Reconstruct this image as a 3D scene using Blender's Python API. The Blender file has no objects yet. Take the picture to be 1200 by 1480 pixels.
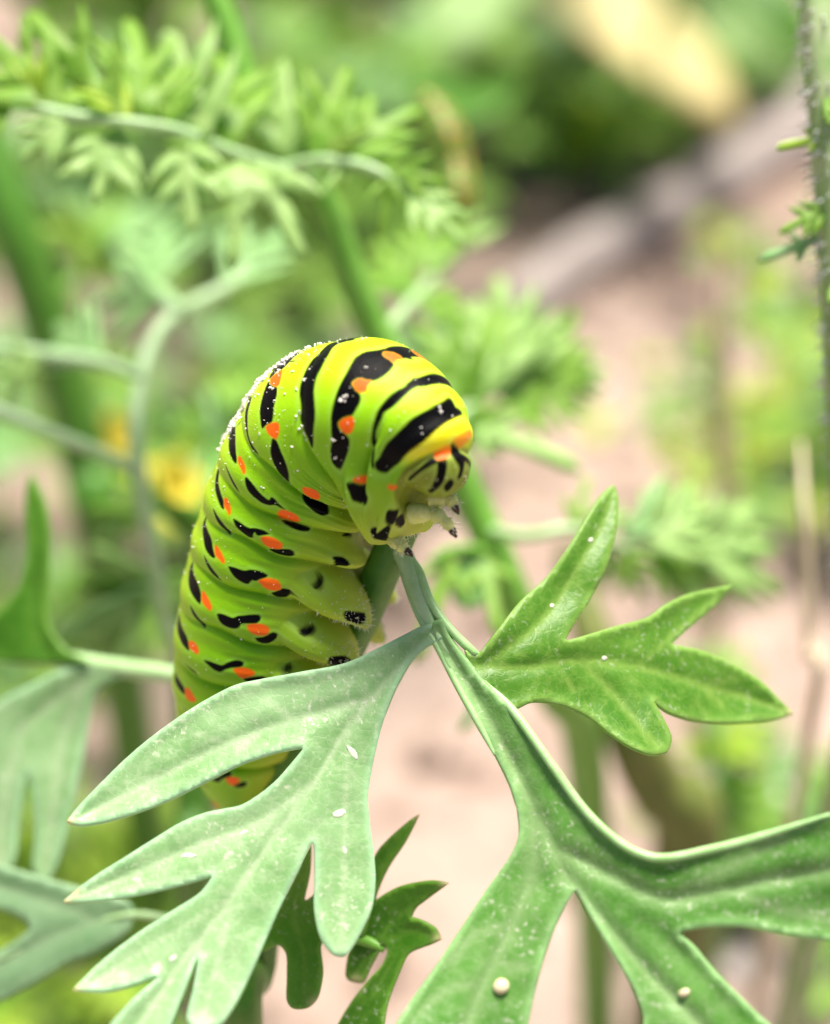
import bpy, bmesh, math, random
import numpy as np
from mathutils import Vector, Matrix, geometry
from mathutils.bvhtree import BVHTree

# ------------------------------------------------------------------ camera, sky, sun, exposure
SC = bpy.context.scene
COL = SC.collection
PITCH = math.radians(35.0)
CAM = np.array([0.0, 0.0, 0.150])            # lens 15 cm above the soil
FOCUS = 0.080                                # subject 8 cm from the lens
RIGHT = np.array([1.0, 0.0, 0.0])
UP = np.array([0.0, math.sin(PITCH), math.cos(PITCH)])
FWD = np.array([0.0, math.cos(PITCH), -math.sin(PITCH)])

cam_data = bpy.data.cameras.new('camera')
cam = bpy.data.objects.new('camera', cam_data)
COL.objects.link(cam)
cam.location = CAM
cam.rotation_euler = (math.pi / 2 - PITCH, 0, 0)
cam_data.sensor_fit = 'VERTICAL'
cam_data.sensor_height = 24.0
cam_data.lens = 24.0 * 80.0 / (1480 / 30.0)
cam_data.clip_start = 0.004
cam_data.clip_end = 50.0
cam_data.dof.use_dof = True
cam_data.dof.focus_distance = 0.0756
cam_data.dof.aperture_fstop = cam_data.lens / 3.2      # 3.2 mm wide lens opening
SC.camera = cam

SUN_EL, SUN_AZ = 74.0, 25.0                 # degrees; azimuth from the view direction, minus = left
world = bpy.data.worlds.new('World')
SC.world = world
world.use_nodes = True
wn = world.node_tree
bg = wn.nodes['Background']
sky = wn.nodes.new('ShaderNodeTexSky')
sky.sky_type = 'NISHITA'
sky.sun_disc = False
sky.sun_elevation = math.radians(SUN_EL)
sky.sun_rotation = math.radians(SUN_AZ)
sky.air_density = 1.0
sky.dust_density = 4.0
sky.ozone_density = 0.6
wn.links.new(sky.outputs[0], bg.inputs[0])
bg.inputs[1].default_value = 0.048
sun_data = bpy.data.lights.new('sun', 'SUN')
sun_data.energy = 4.0
sun_data.angle = math.radians(18.0)
sun_data.color = (1.0, 0.94, 0.82)
sun = bpy.data.objects.new('sun', sun_data)
COL.objects.link(sun)
_e, _a = math.radians(SUN_EL), math.radians(SUN_AZ)
sun_dir = Vector((math.cos(_e) * math.sin(_a), math.cos(_e) * math.cos(_a), math.sin(_e)))
sun.rotation_euler = sun_dir.to_track_quat('Z', 'Y').to_euler()
sun.location = (0, 0.1, 1.0)
SC.view_settings.view_transform = 'Standard'
SC.view_settings.look = 'None'
SC.view_settings.gamma = 1.0
SC.view_settings.use_curve_mapping = False
SC.view_settings.exposure = 1.2
SC.cycles.max_bounces = 7
SC.cycles.diffuse_bounces = 4
SC.cycles.transmission_bounces = 4
SC.cycles.glossy_bounces = 2

# ------------------------------------------------------------------ helpers
rng = np.random.default_rng(7)
MM = 0.001


def at(px, py, z=0.0):
    """Photo pixel and height (in 1/30 mm) towards the lens from the focal plane -> world point (m)."""
    d = FOCUS - z / 30.0 * MM
    return CAM + FWD * d + RIGHT * ((px - 600) / 30.0 * MM * d / FOCUS) + UP * ((740 - py) / 30.0 * MM * d / FOCUS)


def atd(px, py, mm):
    """Photo pixel and distance along the view axis in mm -> world point (m)."""
    return at(px, py, (80.0 - mm) * 30.0)


def on_ground(px, py, h=0.0):
    ray = FWD * FOCUS + RIGHT * ((px - 600) / 30.0 * MM) + UP * ((740 - py) / 30.0 * MM)
    t = (h - CAM[2]) / ray[2]
    return CAM + ray * t


def camvec(v):
    return RIGHT * v[0] + UP * v[1] - FWD * v[2]


def spline(pts, n):
    """Natural-looking Catmull-Rom through pts (any dimension), n samples evenly spread by length."""
    p = np.asarray(pts, float)
    if len(p) == 2:
        t = np.linspace(0, 1, n)[:, None]
        return p[0] * (1 - t) + p[1] * t
    q = np.vstack([2 * p[0] - p[1], p, 2 * p[-1] - p[-2]])
    out = []
    for i in range(1, len(q) - 2):
        t = np.linspace(0, 1, 24, endpoint=False)[:, None]
        a, b, c, d = q[i - 1], q[i], q[i + 1], q[i + 2]
        out.append(0.5 * (2 * b + (c - a) * t + (2 * a - 5 * b + 4 * c - d) * t ** 2 + (3 * b - a - 3 * c + d) * t ** 3))
    out.append(q[-2][None])
    f = np.vstack(out)
    k = min(3, f.shape[1])
    L = np.r_[0, np.cumsum(np.linalg.norm(np.diff(f[:, :k], axis=0), axis=1))]
    s = np.linspace(0, L[-1], n)
    return np.stack([np.interp(s, L, f[:, j]) for j in range(f.shape[1])], 1)


def norm(v):
    return v / np.maximum(np.linalg.norm(v, axis=-1, keepdims=True), 1e-12)


def smooth(a, b, x):
    t = np.clip((x - a) / (b - a), 0, 1)
    return t * t * (3 - 2 * t)


def wnoise(p, scale, seed=0):
    """Cheap smooth noise: a few sine waves in random directions."""
    r = np.random.default_rng(seed)
    v = np.zeros(len(p))
    for k in range(6):
        d = r.normal(size=p.shape[1])
        d /= np.linalg.norm(d)
        v += np.sin(p @ d * scale * (0.7 + 0.35 * k) + r.uniform(0, 6.28)) / (1 + 0.4 * k)
    return v / 2.6


def mesh_obj(name, verts, faces, mat, parent=None, attrs=None, smooth_shade=True):
    """One mesh object; verts are world coordinates, stored relative to the thing's base."""
    base = np.zeros(3)
    o = parent
    while o is not None:
        base = base + np.array(o.location)
        o = o.parent
    verts = np.asarray(verts, float)
    me = bpy.data.meshes.new(name)
    me.from_pydata((verts - base).tolist(), [], faces if isinstance(faces, list) else faces.tolist())
    if attrs:
        for k, v in attrs.items():
            v = np.asarray(v, np.float32)
            if v.ndim == 1:
                a = me.attributes.new(k, 'FLOAT', 'POINT')
                a.data.foreach_set('value', v)
            else:
                a = me.attributes.new(k, 'FLOAT_VECTOR', 'POINT')
                a.data.foreach_set('vector', v.ravel())
    if smooth_shade:
        me.polygons.foreach_set('use_smooth', np.ones(len(me.polygons), bool))
    me.materials.append(mat)
    me.update()
    ob = bpy.data.objects.new(name, me)
    COL.objects.link(ob)
    if parent is not None:
        ob.parent = parent
    return ob


def tag(o, label=None, cat=None, group=None, kind=None):
    for k, v in (('label', label), ('category', cat), ('group', group), ('kind', kind)):
        if v:
            o[k] = v
    return o


def thing(name, label, cat, loc, group=None):
    o = bpy.data.objects.new(name, None)
    o.empty_display_size = 0.003
    COL.objects.link(o)
    o.location = [float(x) for x in loc]
    return tag(o, label, cat, group)


# ------------------------------------------------------------------ the caterpillar's body surface
# stations tail -> head: photo x, y, height, radius (1/30 mm), dorsal direction (right, up, to lens)
AXIS = [
    (352, 1172, -135, 22, (-0.93, 0.25, -0.30)),
    (350, 1150, -128, 48, (-0.93, 0.25, -0.30)),
    (350, 1105, -112, 76, (-0.93, 0.25, -0.30)),
    (354, 1040, -88, 101, (-0.94, 0.20, -0.30)),
    (364, 960, -58, 115, (-0.95, 0.18, -0.30)),
    (378, 875, -28, 118, (-0.95, 0.18, -0.28)),
    (396, 795, 0, 117, (-0.94, 0.22, -0.25)),
    (418, 722, 28, 115, (-0.91, 0.32, -0.18)),
    (448, 660, 58, 115, (-0.80, 0.52, -0.05)),
    (486, 618, 95, 114, (-0.55, 0.78, 0.18)),
    (530, 603, 135, 107, (-0.25, 0.88, 0.35)),
    (572, 614, 165, 97, (0.08, 0.84, 0.50)),
    (599, 630, 184, 82, (0.34, 0.72, 0.56)),
    (615, 648, 196, 67, (0.44, 0.62, 0.60)),
    (626, 667, 204, 55, (0.50, 0.56, 0.62)),
    (632, 686, 208, 45, (0.54, 0.50, 0.64)),
    (634, 704, 209, 33, (0.57, 0.46, 0.66)),
    (634, 718, 208, 11, (0.58, 0.44, 0.66)),
]
NS, NT = 620, 360


def body_frames(ns=NS):
    p = np.array([at(a[0], a[1], a[2]) for a in AXIS])
    r = np.array([a[3] / 30.0 * MM for a in AXIS])
    d = np.array([norm(np.array(camvec(a[4]))) for a in AXIS])
    f = spline(np.c_[p, r, d], ns)
    c, r, d = f[:, :3], np.maximum(f[:, 3], 0.0002), f[:, 4:]
    for _ in range(12):
        c[1:-1] = (c[:-2] + 2 * c[1:-1] + c[2:]) / 4
    T = norm(np.gradient(c, axis=0))
    d = norm(d - (d * T).sum(1, keepdims=True) * T)
    S = np.cross(T, d)
    return c, r, T, d, S


def body_smooth(ns=NS, nt=NT):
    """Undetailed tube: (ns, nt, 3) world points with s in 0..1 along, th in -180..180 (0 dorsal, + near side)."""
    c, r, T, D, S = body_frames(ns)
    th = np.linspace(-math.pi, math.pi, nt, endpoint=False)
    sgn = 1.0                                  # + th turns towards the side that faces the lens
    n = D[:, None] * np.cos(th)[None, :, None] + S[:, None] * (sgn * np.sin(th))[None, :, None]
    P = c[:, None] + n * r[:, None, None]
    return P, n, c, r, T, D, S, np.linspace(0, 1, ns), th


def grid_faces(ns, nt):
    i = np.arange(ns - 1)[:, None] * nt
    j = np.arange(nt)[None, :]
    k = (j + 1) % nt
    q = np.stack([i + j, i + k, i + nt + k, i + nt + j], -1).reshape(-1, 4)
    return q
GROOVES = [0.125, 0.205, 0.285, 0.369, 0.452, 0.528, 0.592, 0.667, 0.780, 0.893]
PX = MM / 30.0
KS = 0.995          # share of the axis behind which the places below were measured


def body_surface(ns=NS, nt=NT, folds=1.0):
    P, n, c, r, T, D, S, s, th = body_smooth(ns, nt)
    deg = np.degrees(th)
    a = np.abs(deg)[None, :]
    ss = s[:, None] / KS
    flank = 0.20 + 0.80 * smooth(35, 100, a)                 # folds are shallow on the back, deep on the flank
    R = np.zeros((ns, nt))
    wob = 0.004 * np.sin(np.radians(deg) * 3 + 0.6)[None, :] + 0.0025 * np.sin(np.radians(deg) * 7 + 1.0)[None, :]
    for i, g in enumerate(GROOVES):
        x = ss - g + wob * (1 if i % 2 else -0.7)
        w = 0.0068 if g < 0.7 else 0.008
        R -= folds * 11.0 * flank * np.exp(-np.abs(x / w) ** 1.2)
        nxt = GROOVES[i + 1] if i + 1 < len(GROOVES) else 0.955
        span = nxt - g
        x2 = ss - (g + 0.66 * span) + wob
        R -= folds * 1.9 * flank * np.exp(-(x2 / (0.16 * span)) ** 2) * (0.25 if g > 0.6 else 1)
        R += 2.6 * np.exp(-((ss - g - 0.32 * span) / (0.24 * span)) ** 2)
    # small wrinkles on the flank, collar ridge, neck
    R += folds * 0.35 * np.sin(ss * 420 + 1.3 * np.sin(np.radians(deg) * 5)[None, :]) * smooth(70, 110, a) * smooth(0.2, 0.3, ss) * (1 - smooth(0.7, 0.8, ss))
    R += folds * 5.0 * np.exp(-((ss - 0.940) / 0.010) ** 2) * (1 - smooth(80, 120, a))
    R -= folds * 7.0 * np.exp(-((ss - 0.957) / 0.0055) ** 2) * (1 - 0.5 * smooth(60, 120, a))
    # a little flattening of the belly, lateral swelling
    R += 3.0 * np.exp(-((a - 118) / 22) ** 2) * smooth(0.25, 0.35, ss) * (1 - smooth(0.62, 0.7, ss))
    R += 4.0 * np.exp(-((a - 170) / 35) ** 2) * smooth(0.35, 0.5, ss) * (1 - smooth(0.62, 0.72, ss))
    Q = P + n * (R * PX)[..., None]
    V = -D[:, None]
    # stub legs of the abdomen: near side and far side
    for s0, h in ((0.482, 62), (0.398, 60), (0.310, 48), (0.22, 26)):
        for sd in (1, -1):
            k = int(s0 * KS * (ns - 1))
            direction = norm(-D[k] * 0.93 + S[k] * sd * 0.26 - T[k] * 0.30)
            dd = (((ss - s0) / 0.037) ** 2 + ((deg[None, :] * sd - 153) / 29.0) ** 2)
            g = np.clip(1 - dd ** 1.25, 0, 1) ** 0.62
            Q = Q + direction * (g * h * PX)[..., None]
            # foot pad: a second, narrower swelling at the tip that leans back towards the stem
            tipd = (((ss - s0 + 0.004) / 0.017) ** 2 + ((deg[None, :] * sd - 160) / 10.0) ** 2)
            Q = Q + norm(direction - T[k] * 0.7) * (np.exp(-tipd ** 1.3) * 15 * PX)[..., None]
    for s0, h, t0 in ((0.556, 36, 152), (0.63, 16, 145)):
        for sd in (1, -1):
            k = int(s0 * KS * (ns - 1))
            dd = (((ss - s0) / 0.026) ** 2 + ((deg[None, :] * sd - t0) / 20.0) ** 2)
            Q = Q + norm(-D[k] + S[k] * sd * 0.3 - T[k] * 0.1) * (np.exp(-dd ** 1.5) * h * PX)[..., None]
    # underside of the thorax, carrying the true legs
    down = camvec((-0.02, -1.0, -0.05))
    g = smooth(0.79, 0.875, ss) * (1 - smooth(0.93, 0.99, ss)) * smooth(92, 150, a)
    Q = Q + down * (g * 74 * PX)[..., None]
    for s0, t0, h, w in ((0.862, 118, 13, 0.014), (0.893, 128, 15, 0.012), (0.915, 112, 9, 0.010), (0.935, 140, 16, 0.011), (0.955, 118, 6, 0.009)):
        for sd in (1, -1):
            dd = (((ss - s0) / w) ** 2 + ((deg[None, :] * sd - t0) / 13.0) ** 2)
            Q = Q + n * (np.exp(-dd) * h * PX)[..., None]
    return Q, s, th, c, r, T, D, S
BLACK_MARKS = [
    [(0.7544, -11.0), (0.7447, -8.0), (0.7334, -6.0), (0.7237, -4.0), (0.7157, 1.0), (0.7211, 16.5), (0.7276, 14.6), (0.7378, 13.7), (0.7423, 6.3), (0.7415, -8.0)],
    [(0.7216, 19.7), (0.7312, 28.7), (0.7375, 32.5), (0.7393, 38.7), (0.7361, 44.4), (0.7306, 51.2), (0.7247, 55.6), (0.7162, 54.4), (0.7065, 54.7), (0.7066, 49.5), (0.7086, 41.5), (0.7134, 33.6), (0.7179, 25.5)],
    [(0.7149, 65.4), (0.7197, 68.7), (0.7167, 75.6), (0.7118, 82.2), (0.6987, 89.5), (0.6808, 93.3), (0.6712, 93.3), (0.6696, 88.5), (0.6793, 81.8), (0.6892, 74.7), (0.7002, 69.6)],
    [(0.8016, -6.6), (0.7835, -16.0), (0.7722, -16.0), (0.7758, -1.7), (0.7780, 10.6), (0.7760, 18.3), (0.7746, 25.7), (0.7743, 34.3), (0.7744, 45.3), (0.7761, 56.4), (0.7731, 64.6), (0.7749, 72.7), (0.7826, 79.7), (0.7844, 87.4), (0.7919, 85.2), (0.7974, 77.7), (0.8004, 68.4), (0.7987, 58.5), (0.7959, 46.5), (0.7953, 36.6), (0.7957, 28.5), (0.7937, 17.4), (0.7911, 5.5), (0.7952, -2.3)],
    [(0.6905, 17.6), (0.6841, 15.4), (0.6806, 21.2), (0.6768, 30.9), (0.6731, 40.3), (0.6679, 49.5), (0.6644, 55.7), (0.6694, 63.6), (0.6722, 60.9), (0.6709, 53.3), (0.6747, 46.4), (0.6812, 37.6), (0.6858, 29.3), (0.6905, 24.5)],
    [(0.6446, 12.0), (0.6358, 12.7), (0.6339, 25.7), (0.6293, 33.5), (0.6259, 43.3), (0.6241, 50.8), (0.6257, 53.4), (0.6324, 50.4), (0.6403, 42.3), (0.6473, 34.4), (0.6501, 26.3)],
    [(0.6214, 66.3), (0.6241, 68.3), (0.6214, 74.3), (0.6165, 81.5), (0.6133, 89.2), (0.6210, 89.7), (0.6213, 92.7), (0.6160, 97.2), (0.6132, 101.5), (0.6117, 97.7), (0.6110, 94.8), (0.6051, 91.6), (0.6018, 86.7), (0.6036, 80.7), (0.6071, 74.2), (0.6131, 69.4)],
    [(0.5875, 103.6), (0.5902, 112.4), (0.5892, 123.8), (0.5846, 123.1), (0.5824, 115.5), (0.5841, 106.4)],
    [(0.6112, 43.5), (0.6049, 48.6), (0.6003, 54.3), (0.5952, 60.6), (0.5922, 65.7), (0.5986, 62.4), (0.6031, 56.7), (0.6065, 50.7)],
    [(0.5891, 29.4), (0.5805, 33.3), (0.5708, 40.4), (0.5628, 49.3), (0.5568, 56.2), (0.5569, 60.3), (0.5650, 57.2), (0.5727, 50.3), (0.5807, 41.6), (0.5889, 35.4)],
    [(0.6622, 106.9), (0.6715, 110.8), (0.6777, 119.7), (0.6631, 127.5), (0.6438, 127.3), (0.6342, 123.7), (0.6357, 118.6), (0.6453, 111.7), (0.6552, 107.7)],
    [(0.5474, 50.2), (0.5370, 56.6), (0.5286, 63.8), (0.5260, 72.6), (0.5341, 67.7), (0.5419, 59.6)],
    [(0.4758, 56.7), (0.4630, 62.7), (0.4532, 69.4), (0.4501, 75.8), (0.4597, 71.7), (0.4683, 64.1)],
    [(0.3883, 54.6), (0.3774, 58.2), (0.3693, 64.4), (0.3673, 71.3), (0.3741, 68.3), (0.3821, 61.5)],
    [(0.2934, 56.5), (0.2884, 63.4), (0.2837, 71.5), (0.2917, 68.3)],
    [(0.5257, 41.3), (0.5110, 41.3), (0.5007, 45.0), (0.4900, 52.3), (0.4834, 59.2), (0.4809, 65.8), (0.4850, 67.2), (0.4937, 62.5), (0.5048, 57.4), (0.5113, 50.5), (0.5165, 44.7)],
    [(0.4482, 40.6), (0.4316, 39.1), (0.4172, 42.8), (0.4081, 49.8), (0.4031, 58.4), (0.4016, 64.4), (0.4098, 63.4), (0.4191, 60.6), (0.4273, 55.4), (0.4338, 48.4), (0.4412, 44.1)],
    [(0.3533, 34.2), (0.3368, 31.5), (0.3287, 39.7), (0.3224, 49.7), (0.3189, 58.7), (0.3195, 62.2), (0.3302, 59.4), (0.3384, 53.7), (0.3432, 47.3), (0.3485, 40.8)],
    [(0.2582, 38.8), (0.2466, 39.7), (0.2419, 48.8), (0.2401, 57.4), (0.2429, 60.7), (0.2517, 57.8), (0.2558, 52.3), (0.2576, 45.3)],
    [(0.5547, 71.4), (0.5563, 76.6), (0.5552, 84.7), (0.5583, 88.4), (0.5600, 93.4), (0.5584, 99.3), (0.5534, 96.6), (0.5487, 92.4), (0.5519, 89.3), (0.5421, 89.7), (0.5388, 86.4), (0.5434, 80.4), (0.5470, 75.5)],
    [(0.5318, 103.2), (0.5389, 107.5), (0.5450, 114.3), (0.5435, 118.5), (0.5352, 120.2), (0.5292, 117.3), (0.5262, 110.8), (0.5272, 106.2)],
    [(0.4806, 79.7), (0.4833, 85.1), (0.4852, 92.2), (0.4906, 96.3), (0.4924, 102.8), (0.4887, 107.6), (0.4805, 104.5), (0.4757, 100.4), (0.4756, 98.5), (0.4664, 96.8), (0.4661, 91.5), (0.4694, 85.7)],
    [(0.4599, 113.2), (0.4645, 115.4), (0.4744, 119.7), (0.4743, 124.1), (0.4705, 125.1), (0.4580, 124.5), (0.4517, 120.5), (0.4530, 116.3)],
    [(0.3997, 80.6), (0.4032, 85.7), (0.4031, 92.3), (0.4093, 95.4), (0.4160, 102.4), (0.4191, 108.6), (0.4129, 110.6), (0.4049, 108.3), (0.4013, 102.8), (0.3981, 98.7), (0.3903, 97.3), (0.3852, 92.6), (0.3869, 86.4)],
    [(0.3816, 110.2), (0.3855, 114.4), (0.3952, 119.8), (0.3936, 123.3), (0.3851, 123.3), (0.3752, 119.8), (0.3722, 115.5), (0.3756, 111.5)],
    [(0.3187, 76.8), (0.3213, 83.1), (0.3209, 90.6), (0.3290, 95.2), (0.3353, 101.4), (0.3334, 105.8), (0.3259, 104.2), (0.3209, 98.6), (0.3159, 94.3), (0.3095, 90.5), (0.3106, 84.2)],
    [(0.3079, 107.4), (0.3127, 112.5), (0.3176, 118.6), (0.3142, 121.6), (0.3062, 119.5), (0.3032, 111.4)],
    [(0.5001, 131.4), (0.5084, 136.7), (0.5107, 140.2), (0.5081, 138.5), (0.5002, 133.6), (0.4969, 130.7)],
    [(0.4160, 130.7), (0.4230, 135.2), (0.4268, 139.3), (0.4245, 138.7), (0.4175, 134.5), (0.4115, 130.8), (0.4114, 129.7)],
    [(0.3321, 131.5), (0.3369, 134.4), (0.3400, 138.4), (0.3354, 135.6), (0.3303, 131.4)],
    [(0.5867, 149.9), (0.5891, 154.5), (0.5855, 160.4), (0.5843, 156.4), (0.5854, 150.7)],
    [(0.5322, 141.3), (0.5549, 136.7), (0.5599, 139.3), (0.5613, 142.8), (0.5547, 145.2), (0.5484, 144.2), (0.5435, 140.8)],
    [(0.4804, 141.8), (0.4868, 142.8), (0.4890, 147.6), (0.4907, 156.3), (0.4868, 157.7), (0.4807, 154.7), (0.4731, 150.1), (0.4725, 144.8)],
    [(0.3840, 142.0), (0.3960, 141.0), (0.4005, 145.0), (0.4040, 152.0), (0.3980, 157.0), (0.3860, 158.0), (0.3780, 152.0), (0.3780, 146.0)],
    [(0.8570, 110.5), (0.8693, 110.9), (0.8879, 114.8), (0.9091, 119.1), (0.9023, 122.4), (0.8813, 121.8), (0.8684, 118.7), (0.8633, 114.3)],
    [(0.9379, 129.6), (0.9432, 130.8), (0.9510, 140.6), (0.9480, 146.5), (0.9428, 147.5), (0.9399, 141.4), (0.9375, 134.5)],
    [(0.8962, 137.8), (0.9071, 137.6), (0.9381, 139.5), (0.9382, 149.6), (0.9038, 165.5), (0.8809, 157.8), (0.8813, 144.7)],
    [(0.9470, 146.0), (0.9510, 158.0), (0.9460, 172.0), (0.9420, 165.0), (0.9430, 152.0)],
    [(0.8618, -11.5), (0.8504, -12.7), (0.8411, -9.3), (0.8313, -4.4), (0.8266, 2.6), (0.8212, 9.5), (0.8181, 18.4), (0.8195, 27.6), (0.8212, 36.4), (0.8212, 45.7), (0.8217, 54.5), (0.8231, 63.7), (0.8261, 73.4), (0.8277, 84.3), (0.8246, 93.3), (0.8248, 100.6), (0.8327, 104.3), (0.8423, 104.4), (0.8521, 98.5), (0.8584, 90.4), (0.8579, 83.0), (0.8505, 78.3), (0.8396, 75.2), (0.8359, 70.7), (0.8407, 66.6), (0.8535, 64.4), (0.8569, 54.5), (0.8539, 47.4), (0.8412, 42.6), (0.8341, 39.6), (0.8362, 35.4), (0.8443, 33.3), (0.8555, 33.4), (0.8615, 28.7), (0.8618, 20.5), (0.8582, 9.3), (0.8473, 5.5), (0.8392, 0.4), (0.8423, -4.7), (0.8521, -4.5), (0.8590, -6.4)],
    [(0.8944, -1.6), (0.8860, -0.4), (0.8797, 7.6), (0.8815, 16.6), (0.8831, 25.4), (0.8799, 35.6), (0.8794, 46.3), (0.8798, 56.5), (0.8832, 67.3), (0.8877, 78.4), (0.8927, 91.6), (0.9071, 101.5), (0.9154, 104.7), (0.9088, 96.3), (0.8972, 87.7), (0.8907, 74.6), (0.8880, 61.5), (0.8862, 54.5), (0.8906, 46.4), (0.8923, 33.6), (0.8913, 19.4), (0.8905, 6.3)],
    [(0.9090, -8.6), (0.9122, 6.5), (0.9148, 25.6), (0.9153, 40.4), (0.9164, 51.6), (0.9170, 66.5), (0.9163, 80.2), (0.9181, 95.4), (0.9153, 101.7), (0.9198, 105.5), (0.9296, 104.3), (0.9410, 93.5), (0.9397, 68.6), (0.9367, 46.7), (0.9327, 22.5), (0.9284, 3.4), (0.9212, -22.3), (0.9166, -12.6)],
    [(0.9544, 43.3), (0.9568, 56.6), (0.9625, 75.6), (0.9680, 103.2), (0.9719, 99.4), (0.9658, 69.6), (0.9632, 50.5), (0.9606, 37.6)],
    [(0.9603, 35.5), (0.9608, 25.4), (0.9712, 28.4), (0.9821, 37.3), (0.9890, 60.0), (0.9900, 72.0), (0.9864, 57.5), (0.9716, 41.5)],
    [(0.9488, 7.5), (0.9487, -0.5), (0.9562, -6.8), (0.9651, -9.5), (0.9748, -6.5), (0.9772, 2.2), (0.9686, -0.5), (0.9609, 8.5), (0.9529, 10.6)],
    [(0.9869, 28.6), (0.9804, 19.3), (0.9843, 12.5), (0.9902, 18.4)],
]
ORANGE_MARKS = [
    [(0.7230, 16.7), (0.7313, 15.5), (0.7378, 15.6), (0.7410, 23.7), (0.7410, 31.5), (0.7349, 31.1), (0.7261, 25.5)],
    [(0.7136, 54.8), (0.7232, 55.4), (0.7343, 58.7), (0.7358, 62.6), (0.7293, 66.3), (0.7193, 67.2), (0.7131, 62.5), (0.7119, 58.2)],
    [(0.6357, 50.6), (0.6399, 52.9), (0.6372, 59.3), (0.6291, 64.2), (0.6231, 63.8), (0.6256, 58.8), (0.6291, 53.7)],
    [(0.5980, 97.9), (0.6111, 99.8), (0.6146, 108.3), (0.6069, 113.3), (0.5923, 113.7), (0.5902, 106.3), (0.5887, 100.4)],
    [(0.5693, 55.6), (0.5724, 58.3), (0.5666, 64.2), (0.5613, 67.3), (0.5548, 67.7), (0.5577, 64.2), (0.5604, 58.9)],
    [(0.6907, 102.6), (0.7020, 105.5), (0.7084, 111.5), (0.7002, 114.7), (0.6811, 116.1), (0.6744, 111.6), (0.6747, 106.2), (0.6793, 103.8)],
    [(0.4981, 63.2), (0.4998, 65.6), (0.4936, 71.3), (0.4869, 75.7), (0.4808, 75.7), (0.4837, 71.5), (0.4869, 66.6)],
    [(0.4202, 61.9), (0.4210, 65.5), (0.4155, 70.8), (0.4062, 75.6), (0.3998, 74.7), (0.4030, 69.7), (0.4079, 64.5)],
    [(0.3337, 58.6), (0.3370, 63.3), (0.3322, 69.3), (0.3255, 71.5), (0.3205, 69.6), (0.3222, 63.4), (0.3258, 60.3)],
    [(0.2531, 59.7), (0.2564, 63.8), (0.2513, 69.7), (0.2450, 72.5), (0.2378, 67.9), (0.2379, 63.2), (0.2444, 59.7)],
    [(0.5484, 95.2), (0.5534, 98.6), (0.5552, 104.3), (0.5519, 109.5), (0.5435, 110.6), (0.5371, 106.7), (0.5370, 101.2), (0.5422, 96.8)],
    [(0.4787, 102.8), (0.4853, 107.6), (0.4853, 114.3), (0.4779, 118.1), (0.4708, 118.4), (0.4659, 114.4), (0.4664, 108.7), (0.4728, 104.8)],
    [(0.3983, 102.7), (0.4044, 107.4), (0.4061, 113.6), (0.3996, 117.7), (0.3903, 116.6), (0.3870, 111.5), (0.3900, 105.7)],
    [(0.3193, 99.7), (0.3255, 104.3), (0.3258, 110.6), (0.3207, 114.4), (0.3126, 111.6), (0.3077, 106.4), (0.3127, 102.4)],
    [(0.8684, 109.5), (0.8778, 109.3), (0.8926, 111.3), (0.8959, 113.8), (0.8813, 113.7), (0.8714, 111.4)],
    [(0.8390, 0.7), (0.8412, -3.7), (0.8504, -4.7), (0.8574, -2.7), (0.8556, 2.3), (0.8566, 7.7), (0.8486, 6.3)],
    [(0.8341, 39.6), (0.8375, 34.4), (0.8457, 33.4), (0.8552, 34.7), (0.8538, 39.5), (0.8528, 44.9), (0.8422, 43.3)],
    [(0.8359, 70.7), (0.8412, 66.2), (0.8536, 64.5), (0.8601, 69.7), (0.8602, 76.4), (0.8541, 78.7), (0.8437, 76.2)],
    [(0.9513, 40.3), (0.9497, 28.3), (0.9482, 13.8), (0.9509, 8.5), (0.9555, 13.4), (0.9594, 25.7), (0.9586, 37.4)],
    [(0.9456, 6.5), (0.9404, -10.2), (0.9362, -28.5), (0.9405, -35.3), (0.9469, -18.7), (0.9504, -7.6), (0.9479, 3.5)],
    [(0.9325, 112.9), (0.9492, 113.7), (0.9537, 117.4), (0.9362, 115.5)],
]
TAIL_B = [25, 26, 18, 14]
TAIL_O = [13, 9]


# ------------------------------------------------------------------ materials
def nodes_of(name):
    m = bpy.data.materials.new(name)
    m.use_nodes = True
    nt = m.node_tree
    return m, nt, nt.nodes['Principled BSDF'], nt.nodes['Material Output']


def new(nt, kind, **kw):
    n = nt.nodes.new(kind)
    for k, v in kw.items():
        if hasattr(n, k) and not k.startswith('in_'):
            setattr(n, k, v)
    return n


def attr(nt, name, out='Fac'):
    n = nt.nodes.new('ShaderNodeAttribute')
    n.attribute_name = name
    return n.outputs[out]


def noise(nt, scale, detail=3.0, rough=0.55, coord=None, dist=0.0):
    n = nt.nodes.new('ShaderNodeTexNoise')
    n.inputs['Scale'].default_value = scale
    n.inputs['Detail'].default_value = detail
    n.inputs['Roughness'].default_value = rough
    n.inputs['Distortion'].default_value = dist
    if coord is None:
        coord = nt.nodes.new('ShaderNodeTexCoord').outputs['Object']
    nt.links.new(coord, n.inputs['Vector'])
    return n.outputs['Fac']


def ramp(nt, fac, stops):
    n = nt.nodes.new('ShaderNodeValToRGB')
    el = n.color_ramp.elements
    while len(el) < len(stops):
        el.new(0.5)
    for e, (p, c) in zip(el, stops):
        e.position = p
        e.color = (*c, 1) if len(c) == 3 else c
    nt.links.new(fac, n.inputs[0])
    return n.outputs[0]


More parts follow.
